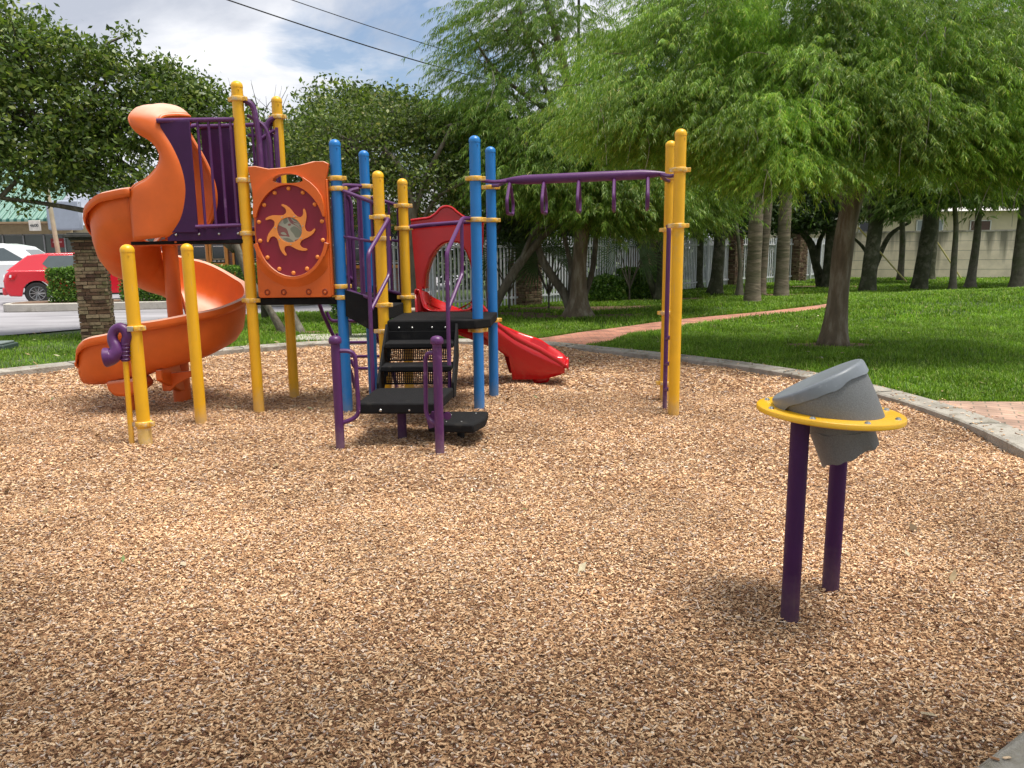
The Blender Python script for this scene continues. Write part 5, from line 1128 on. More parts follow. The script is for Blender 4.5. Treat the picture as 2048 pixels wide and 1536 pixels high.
def blob_anchors(blobs, rnd, clump):
    out = []; cen = []
    for (bx, by, bz, rx_, ry_, rz_, n) in blobs:
        n = int(n / clump); d = rnd.normal(0, 1, (n, 3)); d /= np.linalg.norm(d, axis=1)[:, None]; r_ = rnd.uniform(.25, 1, (n, 1)) ** .55
        r_ = r_ * (1 + .22 * np.sin(d[:, :1] * 5 + bx) * np.sin(d[:, 2:] * 6 + by))
        out.append(np.array([bx, by, bz]) + d * r_ * np.array([rx_, ry_, rz_])); cen += [(bx, by, bz)] * n
    return np.concatenate(out), np.array(cen)
def branches(m, A_, cen, rnd, n, r0=.02, kink=.12, seg=5):
    for i in rnd.choice(len(A_), min(n, len(A_)), replace=False):
        a = Vector(cen[i]); b = Vector(A_[i]); L_ = (b - a).length
        if L_ < .3: continue
        q = [a.lerp(b, t) + Vector(rnd.normal(0, kink * L_ * .5, 3)) * (1 if 0 < t < 1 else 0) for t in (0, .3, .6, .85, 1)]
        m.tube(catmull(q, 2), [r0 * (1 - .8 * k / 8) for k in range(9)], seg, cap=False)
def tree(name, label, loc, trunks, blobs, leaf, bark, size, clump=22, sig=.16, nbr=60, seed=1, group=None, cat='tree', asp=.5, seg=12, flare=.5, br=.022):
    r = root(name, label, cat, loc, group); rnd = np.random.default_rng(seed); m = M()
    for k, (pts, rads) in enumerate(trunks): rough_tube(m, pts, rads, seg, seed * 7 + k, .05, flare if pts[0][2] < .3 else 0)
    build('trunk', m, bark, r, ang=180)
    if blobs:
        A_, cen = blob_anchors(blobs, rnd, clump)
        ends = [Vector(p[0][-1]) for p in trunks]; m = M()
        for b_ in blobs:
            c_ = Vector(b_[:3]); e_ = min(ends, key=lambda q: (q - c_).length); L_ = (c_ - e_).length
            m.tube(catmull([e_, e_.lerp(c_, .4) + Vector(rnd.normal(0, .08 * L_, 3)), e_.lerp(c_, .75) + Vector(rnd.normal(0, .08 * L_, 3)), c_], 3), [br * (2.6 - .16 * k) for k in range(10)], 6, cap=False)
        branches(m, A_, cen, rnd, nbr, br, .14); build('branches', m, bark, r, ang=180)
        P_ = np.repeat(A_, clump, 0) + rnd.normal(0, sig, (len(A_) * clump, 3)) * np.array([1, 1, .7])
        npmesh('crown', leaf_pts(P_, len(P_), size, rnd, .25, asp), LQ, 4, leaf, r)
    return r
def T(*l): return [(at(x, y, Y).x, Y, at(x, y, Y).z) for x, y, Y in l]
def g0(x, y): return float(lawn_z(np.float64(x), np.float64(y)))
# spreading dark tree on the left, twin thin leaning trunks
def blobpx(lst):
    out = []
    for px, py, Y, rpx, rpy, dep, n in lst:
        c_ = at(px, py, Y); s_ = Y / 1500; out.append((c_.x, c_.y, c_.z, rpx * s_, dep, rpy * s_, n))
    return out
tree('spreading_tree', 'spreading dark leaved tree whose twin thin trunks lean behind the sun panel', (-4.0, 13.86, 0),
     [([(-4.08, 13.86, -.05), (-4.35, 13.9, .45), (-4.75, 14.0, 1.1), (-5.1, 14.2, 2.0), (-5.5, 14.4, 2.7)], [.075, .06, .065, .06, .045]),
      ([(-3.78, 13.83, -.05), (-3.83, 13.83, .12), (-3.98, 13.9, .5), (-3.98, 14.0, 1.0), (-4.3, 14.2, 1.9), (-4.9, 14.5, 2.9)], [.10, .07, .065, .06, .055, .04]),
      (T((470, 470, 14.3), (330, 450, 14.0), (215, 430, 13.8), (120, 412, 13.6), (0, 395, 13.2)), [.07, .06, .05, .04, .025]),
      (T((470, 500, 14.3), (350, 400, 14.5), (250, 330, 14.5), (150, 250, 14.5)), [.07, .06, .05, .035])],
     blobpx([(60, 330, 13.5, 130, 60, 1.1, 4960), (70, 230, 13.5, 150, 80, 1.3, 6820), (190, 300, 14.2, 100, 70, 1.2, 4340), (60, 120, 13.5, 110, 70, 1.2, 4960), (160, 110, 14, 60, 35, .8, 1364), (215, 160, 14, 40, 60, .7, 1550), (30, 60, 13.5, 60, 45, .8, 1612), (-90, 200, 13.5, 150, 160, 1.4, 5580),
             (330, 200, 14.8, 95, 60, 1.0, 4650), (400, 230, 14.8, 85, 55, 1.0, 3720), (320, 150, 14.8, 45, 30, .6, 992), (300, 260, 14.6, 100, 60, 1.0, 3720), (440, 300, 14.6, 70, 60, .9, 2232), (250, 370, 14.0, 110, 32, .9, 1860), (520, 290, 15.2, 50, 50, .8, 1116), (450, 400, 14.8, 60, 45, .7, 930), (40, 400, 13.4, 50, 14, .5, 161), (255, 70, 14.2, 22, 12, .3, 155)]),
     LDARK, BARK, .092, clump=46, sig=.14, nbr=200, seed=11, flare=.25, br=.016)
# twisted grey limbed trees in the middle
tree('twisted_tree', 'twisted grey limbed tree rising behind the yellow stair post', (-1.95, 15.6, 0),
     [(T((822, 640, 15.6), (828, 540, 15.6), (826, 440, 15.6), (808, 350, 15.6), (770, 300, 15.8)), [.12, .10, .095, .07, .05]), (T((826, 440, 15.6), (850, 360, 15.6), (880, 300, 15.4), (905, 250, 15.4)), [.06, .05, .04, .03]),
      (T((822, 500, 15.6), (870, 400, 15.6), (940, 360, 15.4)), [.05, .035, .02])],
     blobpx([(700, 300, 16, 110, 70, 1.2, 6000), (800, 250, 16.5, 100, 50, 1.1, 5000), (900, 280, 16.5, 90, 60, 1.1, 5200), (870, 360, 16, 100, 50, 1.1, 4600), (640, 260, 16.5, 60, 50, 1, 2200), (740, 370, 16, 80, 40, .9, 2600), (950, 330, 16.5, 70, 70, 1.1, 4000), (960, 260, 17, 60, 40, 1, 2400), (870, 440, 16.5, 90, 30, .9, 1500)]),
     LGREY, BARK, .08, clump=18, sig=.16, nbr=320, seed=21, flare=.2, br=.013)
tree('leafy_tree', 'fresh green leafy tree behind the blue posts against the sky', (-4.6, 20.5, 0),
     [([(-4.6, 20.5, 0), (-4.5, 20.5, 1.5), (-4.2, 20.5, 3.0)], [.14, .12, .08])],
     blobpx([(690, 215, 20.5, 75, 42, 1.2, 3400), (780, 225, 21, 75, 40, 1.2, 3200), (640, 290, 20, 75, 60, 1.2, 4200), (600, 340, 20, 70, 50, 1.1, 2600), (860, 245, 21, 70, 35, 1.1, 2600), (940, 250, 21.5, 60, 30, 1, 1900), (700, 420, 21, 110, 40, 1.2, 2800), (570, 260, 20, 40, 35, .8, 800), (1000, 300, 22, 70, 70, 1.3, 3500)]),
     LGREY, BARK, .12, clump=18, sig=.2, nbr=70, seed=22)
tree('leaning_tree', 'pale grey trunk leaning to the right behind the back blue post', (-.4, 16.4, 0),
     [(T((982, 642, 16.4), (990, 610, 16.4), (1030, 540, 16.5), (1070, 490, 16.6), (1120, 440, 16.8), (1180, 395, 17)), [.13, .10, .095, .08, .06, .03]), (T((1040, 525, 16.5), (1070, 460, 16.5), (1110, 430, 16.4)), [.05, .04, .02]), (T((984, 640, 16.4), (975, 560, 16.6), (985, 480, 16.8)), [.07, .05, .03])],
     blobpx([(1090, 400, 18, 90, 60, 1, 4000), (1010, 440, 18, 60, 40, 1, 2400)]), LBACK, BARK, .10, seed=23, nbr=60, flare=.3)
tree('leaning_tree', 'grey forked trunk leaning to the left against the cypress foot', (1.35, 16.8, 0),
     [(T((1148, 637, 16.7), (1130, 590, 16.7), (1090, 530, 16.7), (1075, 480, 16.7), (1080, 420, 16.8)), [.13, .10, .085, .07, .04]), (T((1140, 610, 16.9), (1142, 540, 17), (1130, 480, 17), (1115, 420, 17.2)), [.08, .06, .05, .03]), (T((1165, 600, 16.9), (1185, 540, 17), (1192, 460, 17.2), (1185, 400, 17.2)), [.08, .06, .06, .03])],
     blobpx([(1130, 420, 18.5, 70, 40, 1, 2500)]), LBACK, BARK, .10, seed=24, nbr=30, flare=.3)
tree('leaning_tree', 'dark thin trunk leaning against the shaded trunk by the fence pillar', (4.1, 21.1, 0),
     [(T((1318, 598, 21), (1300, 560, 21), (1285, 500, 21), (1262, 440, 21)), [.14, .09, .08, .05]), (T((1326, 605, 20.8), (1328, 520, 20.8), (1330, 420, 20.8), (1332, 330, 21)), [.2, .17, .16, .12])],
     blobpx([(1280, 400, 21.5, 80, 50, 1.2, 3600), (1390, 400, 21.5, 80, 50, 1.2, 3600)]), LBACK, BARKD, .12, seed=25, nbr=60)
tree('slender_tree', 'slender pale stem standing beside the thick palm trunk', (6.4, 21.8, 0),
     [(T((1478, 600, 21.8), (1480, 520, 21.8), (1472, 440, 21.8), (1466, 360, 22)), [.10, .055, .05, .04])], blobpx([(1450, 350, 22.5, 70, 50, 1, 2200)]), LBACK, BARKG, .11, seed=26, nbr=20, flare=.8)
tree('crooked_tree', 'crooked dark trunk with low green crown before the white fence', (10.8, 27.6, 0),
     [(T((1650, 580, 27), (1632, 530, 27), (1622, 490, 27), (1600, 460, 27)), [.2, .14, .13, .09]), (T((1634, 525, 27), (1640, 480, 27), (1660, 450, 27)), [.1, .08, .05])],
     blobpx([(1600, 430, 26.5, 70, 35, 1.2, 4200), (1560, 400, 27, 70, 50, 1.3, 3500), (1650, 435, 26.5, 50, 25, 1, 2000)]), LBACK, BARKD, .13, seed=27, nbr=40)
tree('bowed_tree', 'thin bowed dark tree in front of the block wall', (15.2, 31.5, 0),
     [(T((1738, 562, 31), (1755, 520, 31), (1780, 470, 31), (1820, 445, 31)), [.16, .11, .09, .05]), (T((1745, 545, 31), (1730, 500, 31), (1700, 470, 31)), [.1, .07, .04])],
     blobpx([(1775, 415, 31, 50, 30, 1.2, 2000), (1730, 410, 31, 50, 35, 1.2, 2000)]), LGREY, BARKD, .13, seed=28, nbr=40)
# dark belt of trees outside the fence, each its own
for k, (x, y, z, rx_, rz_, n) in enumerate([(-6.5, 33, 4.2, 3.4, 2.4, 5200), (-.5, 30, 3.6, 3.4, 2.6, 6500), (3.6, 31, 3.8, 3.2, 2.6, 6500), (8, 35, 4.2, 3.4, 2.9, 6500), (12.5, 40, 5.0, 4, 3.2, 6000), (18.5, 50, 6.0, 4.5, 3.6, 5000), (26, 52, 6.6, 5, 4, 5000), (35, 53, 7, 6, 4.5, 5000)]):
    lb = ['dark tree outside the fence behind the restaurant roof edge', 'dense dark tree outside the fence behind the overhead loops', 'dense dark tree outside the fence behind the forked trunks', 'dark tree outside the fence behind the yellow end posts', 'dark tree outside the fence behind the palm trunks', 'tall tree behind the cream house near the palm with cut leaf bases', 'tall tree rising behind the middle of the cream house', 'tall tree at the frame edge behind the cream house'][k]
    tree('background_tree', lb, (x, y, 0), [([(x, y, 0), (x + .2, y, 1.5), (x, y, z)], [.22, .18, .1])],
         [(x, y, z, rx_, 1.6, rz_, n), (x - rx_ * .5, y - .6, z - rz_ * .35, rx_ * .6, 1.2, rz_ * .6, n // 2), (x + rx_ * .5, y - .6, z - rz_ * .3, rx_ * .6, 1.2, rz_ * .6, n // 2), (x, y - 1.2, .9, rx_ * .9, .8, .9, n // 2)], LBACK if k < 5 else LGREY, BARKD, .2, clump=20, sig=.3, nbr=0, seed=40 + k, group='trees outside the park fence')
# a small bare twiggy tree top over the tower
rnd = np.random.default_rng(3); o = root('bare_tree', 'bare twiggy tree top with a clump of nest against the sky', 'tree', (-6.0, 17, 0)); m = M()
b0 = at(508, 290, 17); m.tube([Vector((b0.x, 17, 0)), Vector((b0.x, 17, 1.5)), b0], [.09, .07, .035], 7)
for k in range(16):
    e_ = at(510 + 55 * rnd.uniform(-1, 1.3), 205 + 60 * rnd.uniform(-.8, 1), 17 + rnd.uniform(-.4, .4)); md_ = b0.lerp(e_, .5) + Vector(rnd.normal(0, .12, 3)); q = catmull([b0, md_, e_], 4); m.tube(q, [.014 * (1 - .75 * i / (len(q) - 1)) for i in range(len(q))], 5)
    for _ in range(3): m.tube([md_, md_.lerp(e_, .6) + Vector(rnd.normal(0, .2, 3))], [.006, .003], 4)
build('trunk', m, BARK, o, ang=180); n_ = at(498, 208, 17)
build('nest', M().add([n_ + Vector(rnd.normal(0, .05, 3)) for _ in range(60)], [tuple(rnd.choice(60, 3, replace=False).tolist()) for _ in range(120)]), BARKD, o)

# ---- bald cypresses: sprays of fine drooping strands
def cypress(label, loc, trunks, blobs, leaf, bark, seed, slen=.6, strands=16, sl=.15, sw=.013, nbr=80, flare=.8, group=None, name='bald_cypress', droop=1.0, br=.02, seg=16, lift=.0, twigs=300, cs=1.0):
    r = root(name, label, 'tree', loc, group); rnd = np.random.default_rng(seed); m = M()
    for k, (pts, rads) in enumerate(trunks): rough_tube(m, pts, rads, seg, seed + k, .05, flare if pts[0][2] < .3 else 0)
    build('trunk', m, bark, r, ang=180)
    A_, cen = blob_anchors(blobs, rnd, 16); jit = rnd.normal(0, .35, (len(A_), 3)); A_ = np.repeat(A_, 16, 0) + rnd.normal(0, 1, (len(A_) * 16, 3)) * np.array([.2, .2, .085]) * cs; cen = np.repeat(cen, 16, 0); jit = np.repeat(jit, 16, 0)
    n = len(A_); out = A_ - cen; out[:, 2] *= .3; ax_ = A_ - np.array([loc[0], loc[1], 0]); ax_[:, 2] = 0
    d = out / (np.linalg.norm(out, axis=1)[:, None] + 1e-6) + ax_ / (np.linalg.norm(ax_, axis=1)[:, None] + 1e-6) * .9 + jit + rnd.normal(0, .28, (n, 3)); d[:, 2] = lift + rnd.normal(0, .18, n); d /= np.linalg.norm(d, axis=1)[:, None]
    tw = rnd.uniform(.5, 1.2, n) * slen
    K_ = strands; t = rnd.uniform(.05, 1, (n, K_)); dn = np.array([0, 0, -1.0])
    P_ = A_[:, None] + d[:, None] * (t * tw[:, None])[..., None] + dn * (t ** 2 * tw[:, None] * .45 * droop)[..., None]
    sd_ = np.cross(d, [0, 0, 1.0]); sd_ /= np.linalg.norm(sd_, axis=1)[:, None] + 1e-6
    sg = rnd.choice([-1, 1], (n, K_)); q = d[:, None] * rnd.uniform(.2, .8, (n, K_))[..., None] + sd_[:, None] * (sg * rnd.uniform(.15, .8, (n, K_)))[..., None] + dn * rnd.uniform(.35, 1.15, (n, K_))[..., None] * droop + rnd.normal(0, .15, (n, K_, 3))
    q /= np.linalg.norm(q, axis=2)[..., None]; P_ = P_.reshape(-1, 3); q = q.reshape(-1, 3); N_ = len(P_)
    L_ = (sl * rnd.uniform(.5, 1.3, N_))[:, None]; s_ = np.cross(q, rnd.normal(0, 1, (N_, 3))); s_ /= np.linalg.norm(s_, axis=1)[:, None]; w_ = sw * rnd.uniform(.7, 1.3, (N_, 1))
    md_ = P_ + q * L_ * .45; tip = P_ + q * L_ * .9 + np.array([0, 0, -1]) * L_ * .22
    V = np.stack([P_, md_ + s_ * w_, tip, md_ - s_ * w_], 1)
    npmesh('crown', V, LQ, 4, leaf, r)
    m = M(); ends = [Vector(p[0][-1]) for p in trunks] + [Vector(p[0][len(p[0]) // 2]) for p in trunks]
    for b_ in blobs:
        c_ = Vector(b_[:3]); e_ = min(ends, key=lambda z_: (z_ - c_).length); L2 = (c_ - e_).length
        m.tube(catmull([e_, e_.lerp(c_, .4) + Vector(rnd.normal(0, .06 * L2, 3)), e_.lerp(c_, .75) + Vector(rnd.normal(0, .06 * L2, 3)), c_], 3), [br * (2.2 - .16 * k) for k in range(10)], 6, cap=False)
    branches(m, A_, cen, rnd, nbr, br * .7, .12)
    for i in rnd.choice(n, min(twigs, n), replace=False):
        a = Vector(A_[i]); dd = Vector(d[i]); m.tube([a - dd * .25, a, a + dd * tw[i] * .5 + Vector((0, 0, -.1 * tw[i])), a + dd * tw[i] * .9 + Vector((0, 0, -.36 * tw[i]))], [.006, .005, .003, .002], 4, cap=False)
    build('branches', m, bark, r, ang=180)
    if name == 'bald_cypress' and loc[1] > 0:
        m = M(); GT = mat('grey_twig', (.30, .28, .23), .8, .2, 9); yy = A_[:, 1] < np.percentile(A_[:, 1], 35)
        for i in rnd.choice(np.nonzero(yy)[0], 46, replace=False):
            p = Vector(A_[i]) + Vector((0, -.15, 0)); L1 = rnd.uniform(.3, .8); a_ = rnd.uniform(-.6, .6); q = [p, p + Vector((a_ * .25, -.05, -.02)) * L1, p + Vector((a_ * .6, -.08, -.35)) * L1, p + Vector((a_ * .7 + rnd.normal(0, .08), -.1, -.9)) * L1]
            m.tube(catmull(q, 3), [.0075 * (1 - .07 * k) for k in range(10)], 4, cap=False)
            m.tube([q[1], q[1] + Vector((-a_ * .2, 0, -.25)) * L1, q[1] + Vector((-a_ * .3, 0, -.6)) * L1], [.005, .004, .002], 4, cap=False)
        build('bare_twigs', m, GT, r)
    return r
Yc = 11.25
CT = [(T((1668, 692, Yc), (1676, 600, Yc), (1686, 500, Yc), (1700, 420, Yc), (1722, 360, Yc), (1740, 290, Yc + .1), (1760, 150, Yc + .2), (1770, -60, Yc + .3), (1775, -250, Yc + .4)), [.18, .145, .14, .135, .115, .10, .09, .07, .05]),
      (T((1705, 400, Yc), (1748, 345, Yc - .1), (1790, 300, Yc - .2), (1850, 250, Yc - .3), (1930, 215, Yc - .4)), [.11, .085, .075, .055, .03]),
      (T((1725, 350, Yc), (1640, 290, Yc - .2), (1520, 245, Yc - .4), (1400, 205, Yc - .5), (1300, 195, Yc - .6)), [.09, .065, .05, .035, .02]),
      (T((1745, 250, Yc), (1600, 150, Yc), (1500, 80, Yc), (1420, 20, Yc)), [.08, .06, .04, .03]),
      (T((1755, 150, Yc), (1900, 60, Yc - .3), (2040, -20, Yc - .5)), [.08, .06, .03])]
cypress('large feathery cypress with drooping bright green sprays and a leaning brown trunk on the lawn', (4.72, Yc, 0), CT,
    blobpx([(1245, 225, 10.4, 75, 60, .8, 700), (1275, 110, 10.8, 100, 80, .9, 620), (1400, 60, 11, 130, 90, 1, 1150), (1560, 60, 11, 130, 100, 1.2, 1350), (1380, 200, 10.6, 120, 60, .9, 1500), (1500, 260, 10.3, 110, 45, .9, 1300),
            (1620, 190, 10.4, 130, 90, 1.1, 2000), (1540, 318, 10.0, 100, 26, .6, 430), (1740, 100, 10.6, 130, 110, 1.2, 1500), (1900, 100, 10.2, 130, 110, 1.2, 1600), (2010, 180, 9.8, 110, 110, 1.1, 1800), (1800, 230, 10, 120, 65, .9, 1500), (1940, 275, 10, 120, 50, .9, 1200), (2080, 300, 10, 80, 60, .9, 700),
            (2120, 80, 10.5, 140, 140, 1.2, 1200), (1500, -80, 11, 200, 90, 1.5, 650), (1850, -90, 10.6, 230, 100, 1.5, 700), (1720, -240, 11, 200, 100, 1.4, 350), (1420, 290, 10.6, 70, 35, .6, 340), (1570, 345, 9.9, 110, 22, .5, 300), (1900, 325, 9.9, 120, 28, .6, 360), (1780, 300, 9.8, 60, 22, .5, 160), (1300, 270, 10.6, 70, 32, .6, 320)]),
    LCYP, BARKB, 51, slen=.5, strands=50, sl=.078, sw=.0036, nbr=170, flare=.38, twigs=420)
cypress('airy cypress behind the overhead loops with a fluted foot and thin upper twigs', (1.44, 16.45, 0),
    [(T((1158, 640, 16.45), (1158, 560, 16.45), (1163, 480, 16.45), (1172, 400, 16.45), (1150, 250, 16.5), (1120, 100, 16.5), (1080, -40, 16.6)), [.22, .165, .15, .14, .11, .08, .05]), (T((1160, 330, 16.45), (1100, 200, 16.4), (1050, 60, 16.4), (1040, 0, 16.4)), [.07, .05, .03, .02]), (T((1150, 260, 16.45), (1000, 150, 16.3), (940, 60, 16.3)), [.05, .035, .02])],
    blobpx([(965, 130, 16.3, 60, 60, .8, 160), (1030, 60, 16.3, 90, 80, 1, 360), (1110, 110, 16.4, 90, 80, 1, 330), (1040, 210, 16.2, 110, 60, 1, 620), (1120, 290, 16, 120, 60, 1, 1700), (1000, 250, 16.2, 60, 50, .8, 500), (1060, 360, 16, 90, 40, .9, 1000), (1180, 380, 16, 110, 50, 1, 1500), (1280, 370, 16, 80, 60, 1, 1100), (1120, -20, 16.5, 110, 60, 1, 200), (1380, 330, 17, 100, 60, 1, 1000), (1350, 420, 17, 90, 35, .8, 700), (1230, 430, 16.3, 60, 28, .6, 420)]) + [(.5, 16.5, 8.2, 2.6, 2.4, .6, 900), (3.0, 17.5, 8.6, 2.4, 2.4, .6, 900), (1.5, 16.4, 9.6, 1.8, 1.8, .9, 600)],  # last three crown masses added above the view to shade what lies below
    LCYP_SHADE, BARKB, 52, slen=.6, strands=36, sl=.12, sw=.006, nbr=110, flare=.9, lift=.1, twigs=260, cs=1.5)
# young soft cypresses over the far lawn
for k, (tx, ty, Y, lab, w_, path_, bl) in enumerate([
    (1905, 590, 23.0, 'young cypress with a straight thin trunk before the block wall', .10, [(1905, 592), (1908, 520), (1912, 450), (1905, 380)], [(1850, 370, 70, 45, 700), (1920, 360, 70, 50, 800)]),
    (1940, 580, 25.4, 'young cypress with a leaning grey trunk before the block wall', .15, [(1938, 583), (1946, 530), (1955, 460), (1958, 390)], [(1990, 375, 70, 45, 800), (1950, 345, 60, 50, 600)]),
    (2060, 580, 27.0, 'young soft green cypress at the frame edge over the far lawn', .14, [(2075, 580), (2078, 480), (2070, 380)], [(2060, 360, 80, 50, 900), (2080, 320, 80, 60, 700)]),
    (1790, 560, 30.0, 'pale green cypress crown filling the gap beside the leaning trunk', .12, [(1800, 560), (1805, 480), (1800, 380)], [(1790, 380, 80, 45, 900), (1840, 320, 80, 50, 800)])]):
    g_ = gp(tx, ty); r0 = w_
    cypress(lab, (at(path_[0][0], path_[0][1], Y).x, Y, 0), [(T(*[(x, y, Y) for x, y in path_]), [r0 * (1 - .15 * i) for i in range(len(path_))])],
        blobpx([(x, y, Y - .5, rx_, ry_, 1.2, n) for x, y, rx_, ry_, n in bl]), LCYP2, BARKG, 60 + k, slen=.7, strands=12, sl=.22, sw=.026, nbr=40, flare=.6, group='young cypresses before the wall', name='young_cypress', lift=.15, br=.025, seg=10, twigs=60, droop=.6)
# deep green mass filling the middle distance
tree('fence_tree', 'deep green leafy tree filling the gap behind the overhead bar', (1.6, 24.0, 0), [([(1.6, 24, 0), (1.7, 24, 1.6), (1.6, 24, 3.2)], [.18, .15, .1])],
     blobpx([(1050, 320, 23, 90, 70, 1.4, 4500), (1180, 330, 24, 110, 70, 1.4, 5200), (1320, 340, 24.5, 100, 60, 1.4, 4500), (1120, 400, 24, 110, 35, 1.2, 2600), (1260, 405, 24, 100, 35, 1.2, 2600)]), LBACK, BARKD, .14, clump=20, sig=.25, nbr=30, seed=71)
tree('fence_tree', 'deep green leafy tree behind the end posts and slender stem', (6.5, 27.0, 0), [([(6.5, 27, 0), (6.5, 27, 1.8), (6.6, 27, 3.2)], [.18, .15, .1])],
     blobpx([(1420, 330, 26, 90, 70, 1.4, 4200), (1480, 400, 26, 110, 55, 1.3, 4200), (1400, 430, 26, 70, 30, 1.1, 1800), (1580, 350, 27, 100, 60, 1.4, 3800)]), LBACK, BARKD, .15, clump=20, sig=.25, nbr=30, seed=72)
for nm, x, y, z, lb in (('added_shade_tree', 6.2, 23.5, 10.4, 'added tree among the fence palms whose unseen high crown casts shade'), ('added_shade_tree', 1.95, 22.6, 10.4, 'added tree behind the airy cypress whose unseen high crown casts shade')):  # added trees; crowns above the view shade the fence and middle trees
    tree(nm, lb, (x, y, 0), [([(x, y, -.05), (x + .1, y, 2), (x, y + .1, 5), (x, y, z - 1)], [.2, .16, .13, .07] if x > 3 else [.15, .11, .06, .03])], [(x - (3 if x < 3 else 0), y, z, 2.8, 2.6, .8, 3200), (x - 1.6, y - 1.2, z + .2, 2, 2, .7, 1800), (x + 1.7, y + .6, z + .3, 2, 2, .7, 1800)], LBACK, BARKD, .2, clump=20, sig=.3, nbr=20, seed=int(90 + x), br=.03)
# ---- palms
def fan_blades(m, c, d, up, R_, n, spread, rnd, w=.03, fold=.15):
    side = d.cross(up).normalized(); nn = side.cross(d).normalized()
    for k in range(n):
        a = spread * (k / (n - 1) * 2 - 1); v = (d * math.cos(a) + side * math.sin(a)).normalized(); L_ = R_ * (1 - .25 * abs(a) / spread) * rnd.uniform(.9, 1.05)
        s_ = (side * math.cos(a) - d * math.sin(a)).normalized(); tip = c + v * L_ + Vector((0, 0, -.18 * L_)) + nn * rnd.uniform(-.04, .04)
        b1 = c + v * .12 * L_; m.add([c, b1 + s_ * w * .7 + v * .3 * L_, tip, b1 - s_ * w * .7 + v * .3 * L_ + nn * w * fold], [(0, 1, 2, 3)])
def palm(label, x, y, h, r0, seed, boots=False, bark=None, crown=True, lean=(0, 0), group='palms standing on the far lawn'):
    r = root('palm_tree', label, 'palm', (x, y, 0), group); rnd = random.Random(seed); m = M(); z0 = g0(x, y)
    pts = [(x + lean[0] * t, y + lean[1] * t, z0 - .05 + h * t) for t in (0, .1, .25, .5, .75, 1)]
    rough_tube(m, pts, [r0 * 1.25, r0 * 1.05, r0, r0 * .93, r0 * .88, r0 * .85], 16, seed, .03, .1)
    o = build('trunk', m, bark or BARKP, r, ang=180)
    if boots:
        m = M(); zb, zt = boots
        z = zb; k = 0
        while z < zt:
            for q in range(6):
                a = 2 * PI * q / 6 + (k % 2) * PI / 6; t = (z - z0) / h; cx_, cy_ = x + lean[0] * t, y + lean[1] * t
                for s_ in (-1, 1):
                    a2 = a + s_ * .42; p0 = Vector((cx_ + (r0 * .93) * math.cos(a2), cy_ + r0 * .93 * math.sin(a2), z)); p1 = Vector((cx_ + (r0 + .06) * math.cos(a), cy_ + (r0 + .06) * math.sin(a), z + .30)); m.tube([p0, p0.lerp(p1, .5) * 1.0, p1], [.035, .032, .02], 5)
            z += .17; k += 1
        build('leaf_bases', m, BARK, r)
    if crown:
        m = M(); tp = Vector(pts[-1])
        for k in range(24):
            a = 2 * PI * k / 24 * 2.4 + rnd.uniform(-.2, .2); el = rnd.uniform(-.9, 1.1); d_ = Vector((math.cos(a) * math.cos(el), math.sin(a) * math.cos(el), math.sin(el))); c_ = tp + d_ * rnd.uniform(.6, 1.0); m.tube([tp, c_], [.02, .012], 4); fan_blades(m, c_, d_, Vector((0, 0, 1)), .85, 22, 1.5, rnd, .035)
        build('fronds', m, PALMG, r)
    return r
palm('thick palm trunk with ringed tan bark at the brick path edge', 6.1, 19.5, 5.4, .178, 1)
palm('mossy grey palm trunk just right of the thick ringed one', 7.55, 21.6, 5.8, .175, 2)
palm('slim brownish palm trunk half hidden behind the mossy grey one', 7.35, 22.9, 6.0, .165, 3, lean=(.25, 0))
palm('palm with criss cross cut leaf bases under its crown', 10.78, 23.4, 4.3, .215, 4, boots=(2.3, 3.9), bark=BARKD, lean=(.25, 0))
palm('dark mossy palm trunk before the middle of the block wall', 13.1, 24.85, 4.6, .22, 5, bark=BARKD, lean=(.35, 0))
palm('distant palm trunk tucked behind the dark mossy one', 16.95, 31.5, 5.0, .22, 6, bark=BARKD, lean=(.1, 0))
palm('stout grey palm trunk at the frame edge on the far lawn', 15.65, 23.8, 4.8, .25, 7, bark=BARKG)
palm('dark palm wrapped in dead hanging fronds beside the crooked tree', 10.85, 26.4, 3.6, .22, 8, bark=BARKD)
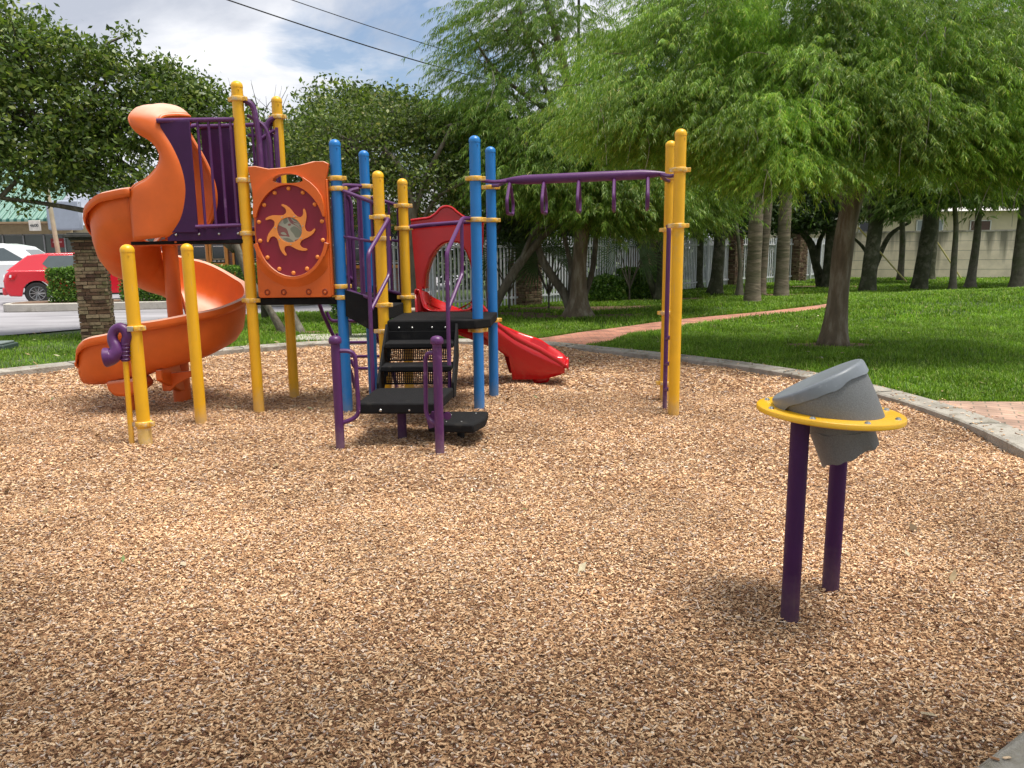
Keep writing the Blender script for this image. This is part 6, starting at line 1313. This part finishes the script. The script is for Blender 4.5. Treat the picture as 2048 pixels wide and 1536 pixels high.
# dead hanging fronds
m = M(); rnd_ = random.Random(9)
tp = Vector((10.95, 26.3, 3.5))
for k in range(46):
    a = rnd_.uniform(0, 2 * PI); p = tp + Vector((math.cos(a) * .3, math.sin(a) * .3, rnd_.uniform(-.1, .5))); q = p + Vector((math.cos(a) * rnd_.uniform(.05, .5), math.sin(a) * .3, -rnd_.uniform(.8, 1.6))); s_ = Vector((-math.sin(a), math.cos(a), 0)) * .04
    m.add([p - s_, p + s_, q + s_ * .5, q - s_ * .5], [(0, 1, 2, 3)])
build('dead_fronds', m, mat('dead_frond', (.12, .08, .045), .9, .4, 9), [o for o in C.objects if o.name.startswith('palm_tree')][-1])
def palmetto(label, x, y, z, R_, n, seed, dirs=None):
    r = root('palmetto', label, 'palmetto', (x, y, 0), 'spiky palmettos at the fence'); rnd = random.Random(seed); m = M(); st = M()
    for k in range(n):
        a = rnd.uniform(0, 2 * PI) if not dirs else dirs[k % len(dirs)][0]; el = rnd.uniform(.1, 1.2) if not dirs else dirs[k % len(dirs)][1]
        d_ = Vector((math.cos(a) * math.cos(el), math.sin(a) * math.cos(el) * .6, math.sin(el))).normalized(); b_ = Vector((x, y, z * .35)); c_ = Vector((x, y, z)) + d_ * rnd.uniform(.25, .55); st.tube([Vector((x, y, 0)), b_, c_], [.03, .02, .01], 5); fan_blades(m, c_, d_, Vector((0, -1, .3)), R_, 20, 1.6, rnd, .017)
    build('stems', st, BARK, r); build('fronds', m, PALMG, r); return r
palmetto('spiky palmetto with a big fan leaf beside the wide capped pillar', 3.2, 20.9, 1.15, .95, 7, 1, dirs=[(-.1, .25), (.3, .5), (2.6, .9), (-.5, .1), (2.0, 1.2), (1.2, 1.3), (3.4, .4)])
palmetto('dark spiky palmetto in front of the mossy pillar', -.05, 18.7, 1.2, .85, 10, 2)
palmetto('dark spiky palmetto crowded behind the forked leaning trunk', .9, 18.4, 1.1, .9, 12, 3)
# tree over the photographer: outside the frame, it shades the near chips
cypress('cypress behind the viewer whose high crown shades the near wood chips', (-3.4, -1.6, 0), [([(-3.4, -1.6, 0), (-3.3, -1.5, 3), (-3.0, -1.0, 5.5), (-2.6, -.2, 7)], [.22, .16, .1, .04]), ([(-3.2, -1.3, 4.0), (-1.5, .6, 4.6), (1.0, 1.6, 4.8)], [.1, .07, .03])],
    [(.2, 1.4, 4.6, 1.7, .7, .5, 620), (2.9, 1.5, 4.8, 1.8, .7, .5, 700), (5.0, 2.4, 5.0, 1.2, .8, .5, 400), (-1.9, 2.0, 4.8, 1.3, .8, .5, 500)], LCYP, BARKB, 77, slen=.7, strands=10, sl=.2, sw=.02, nbr=40, twigs=60)
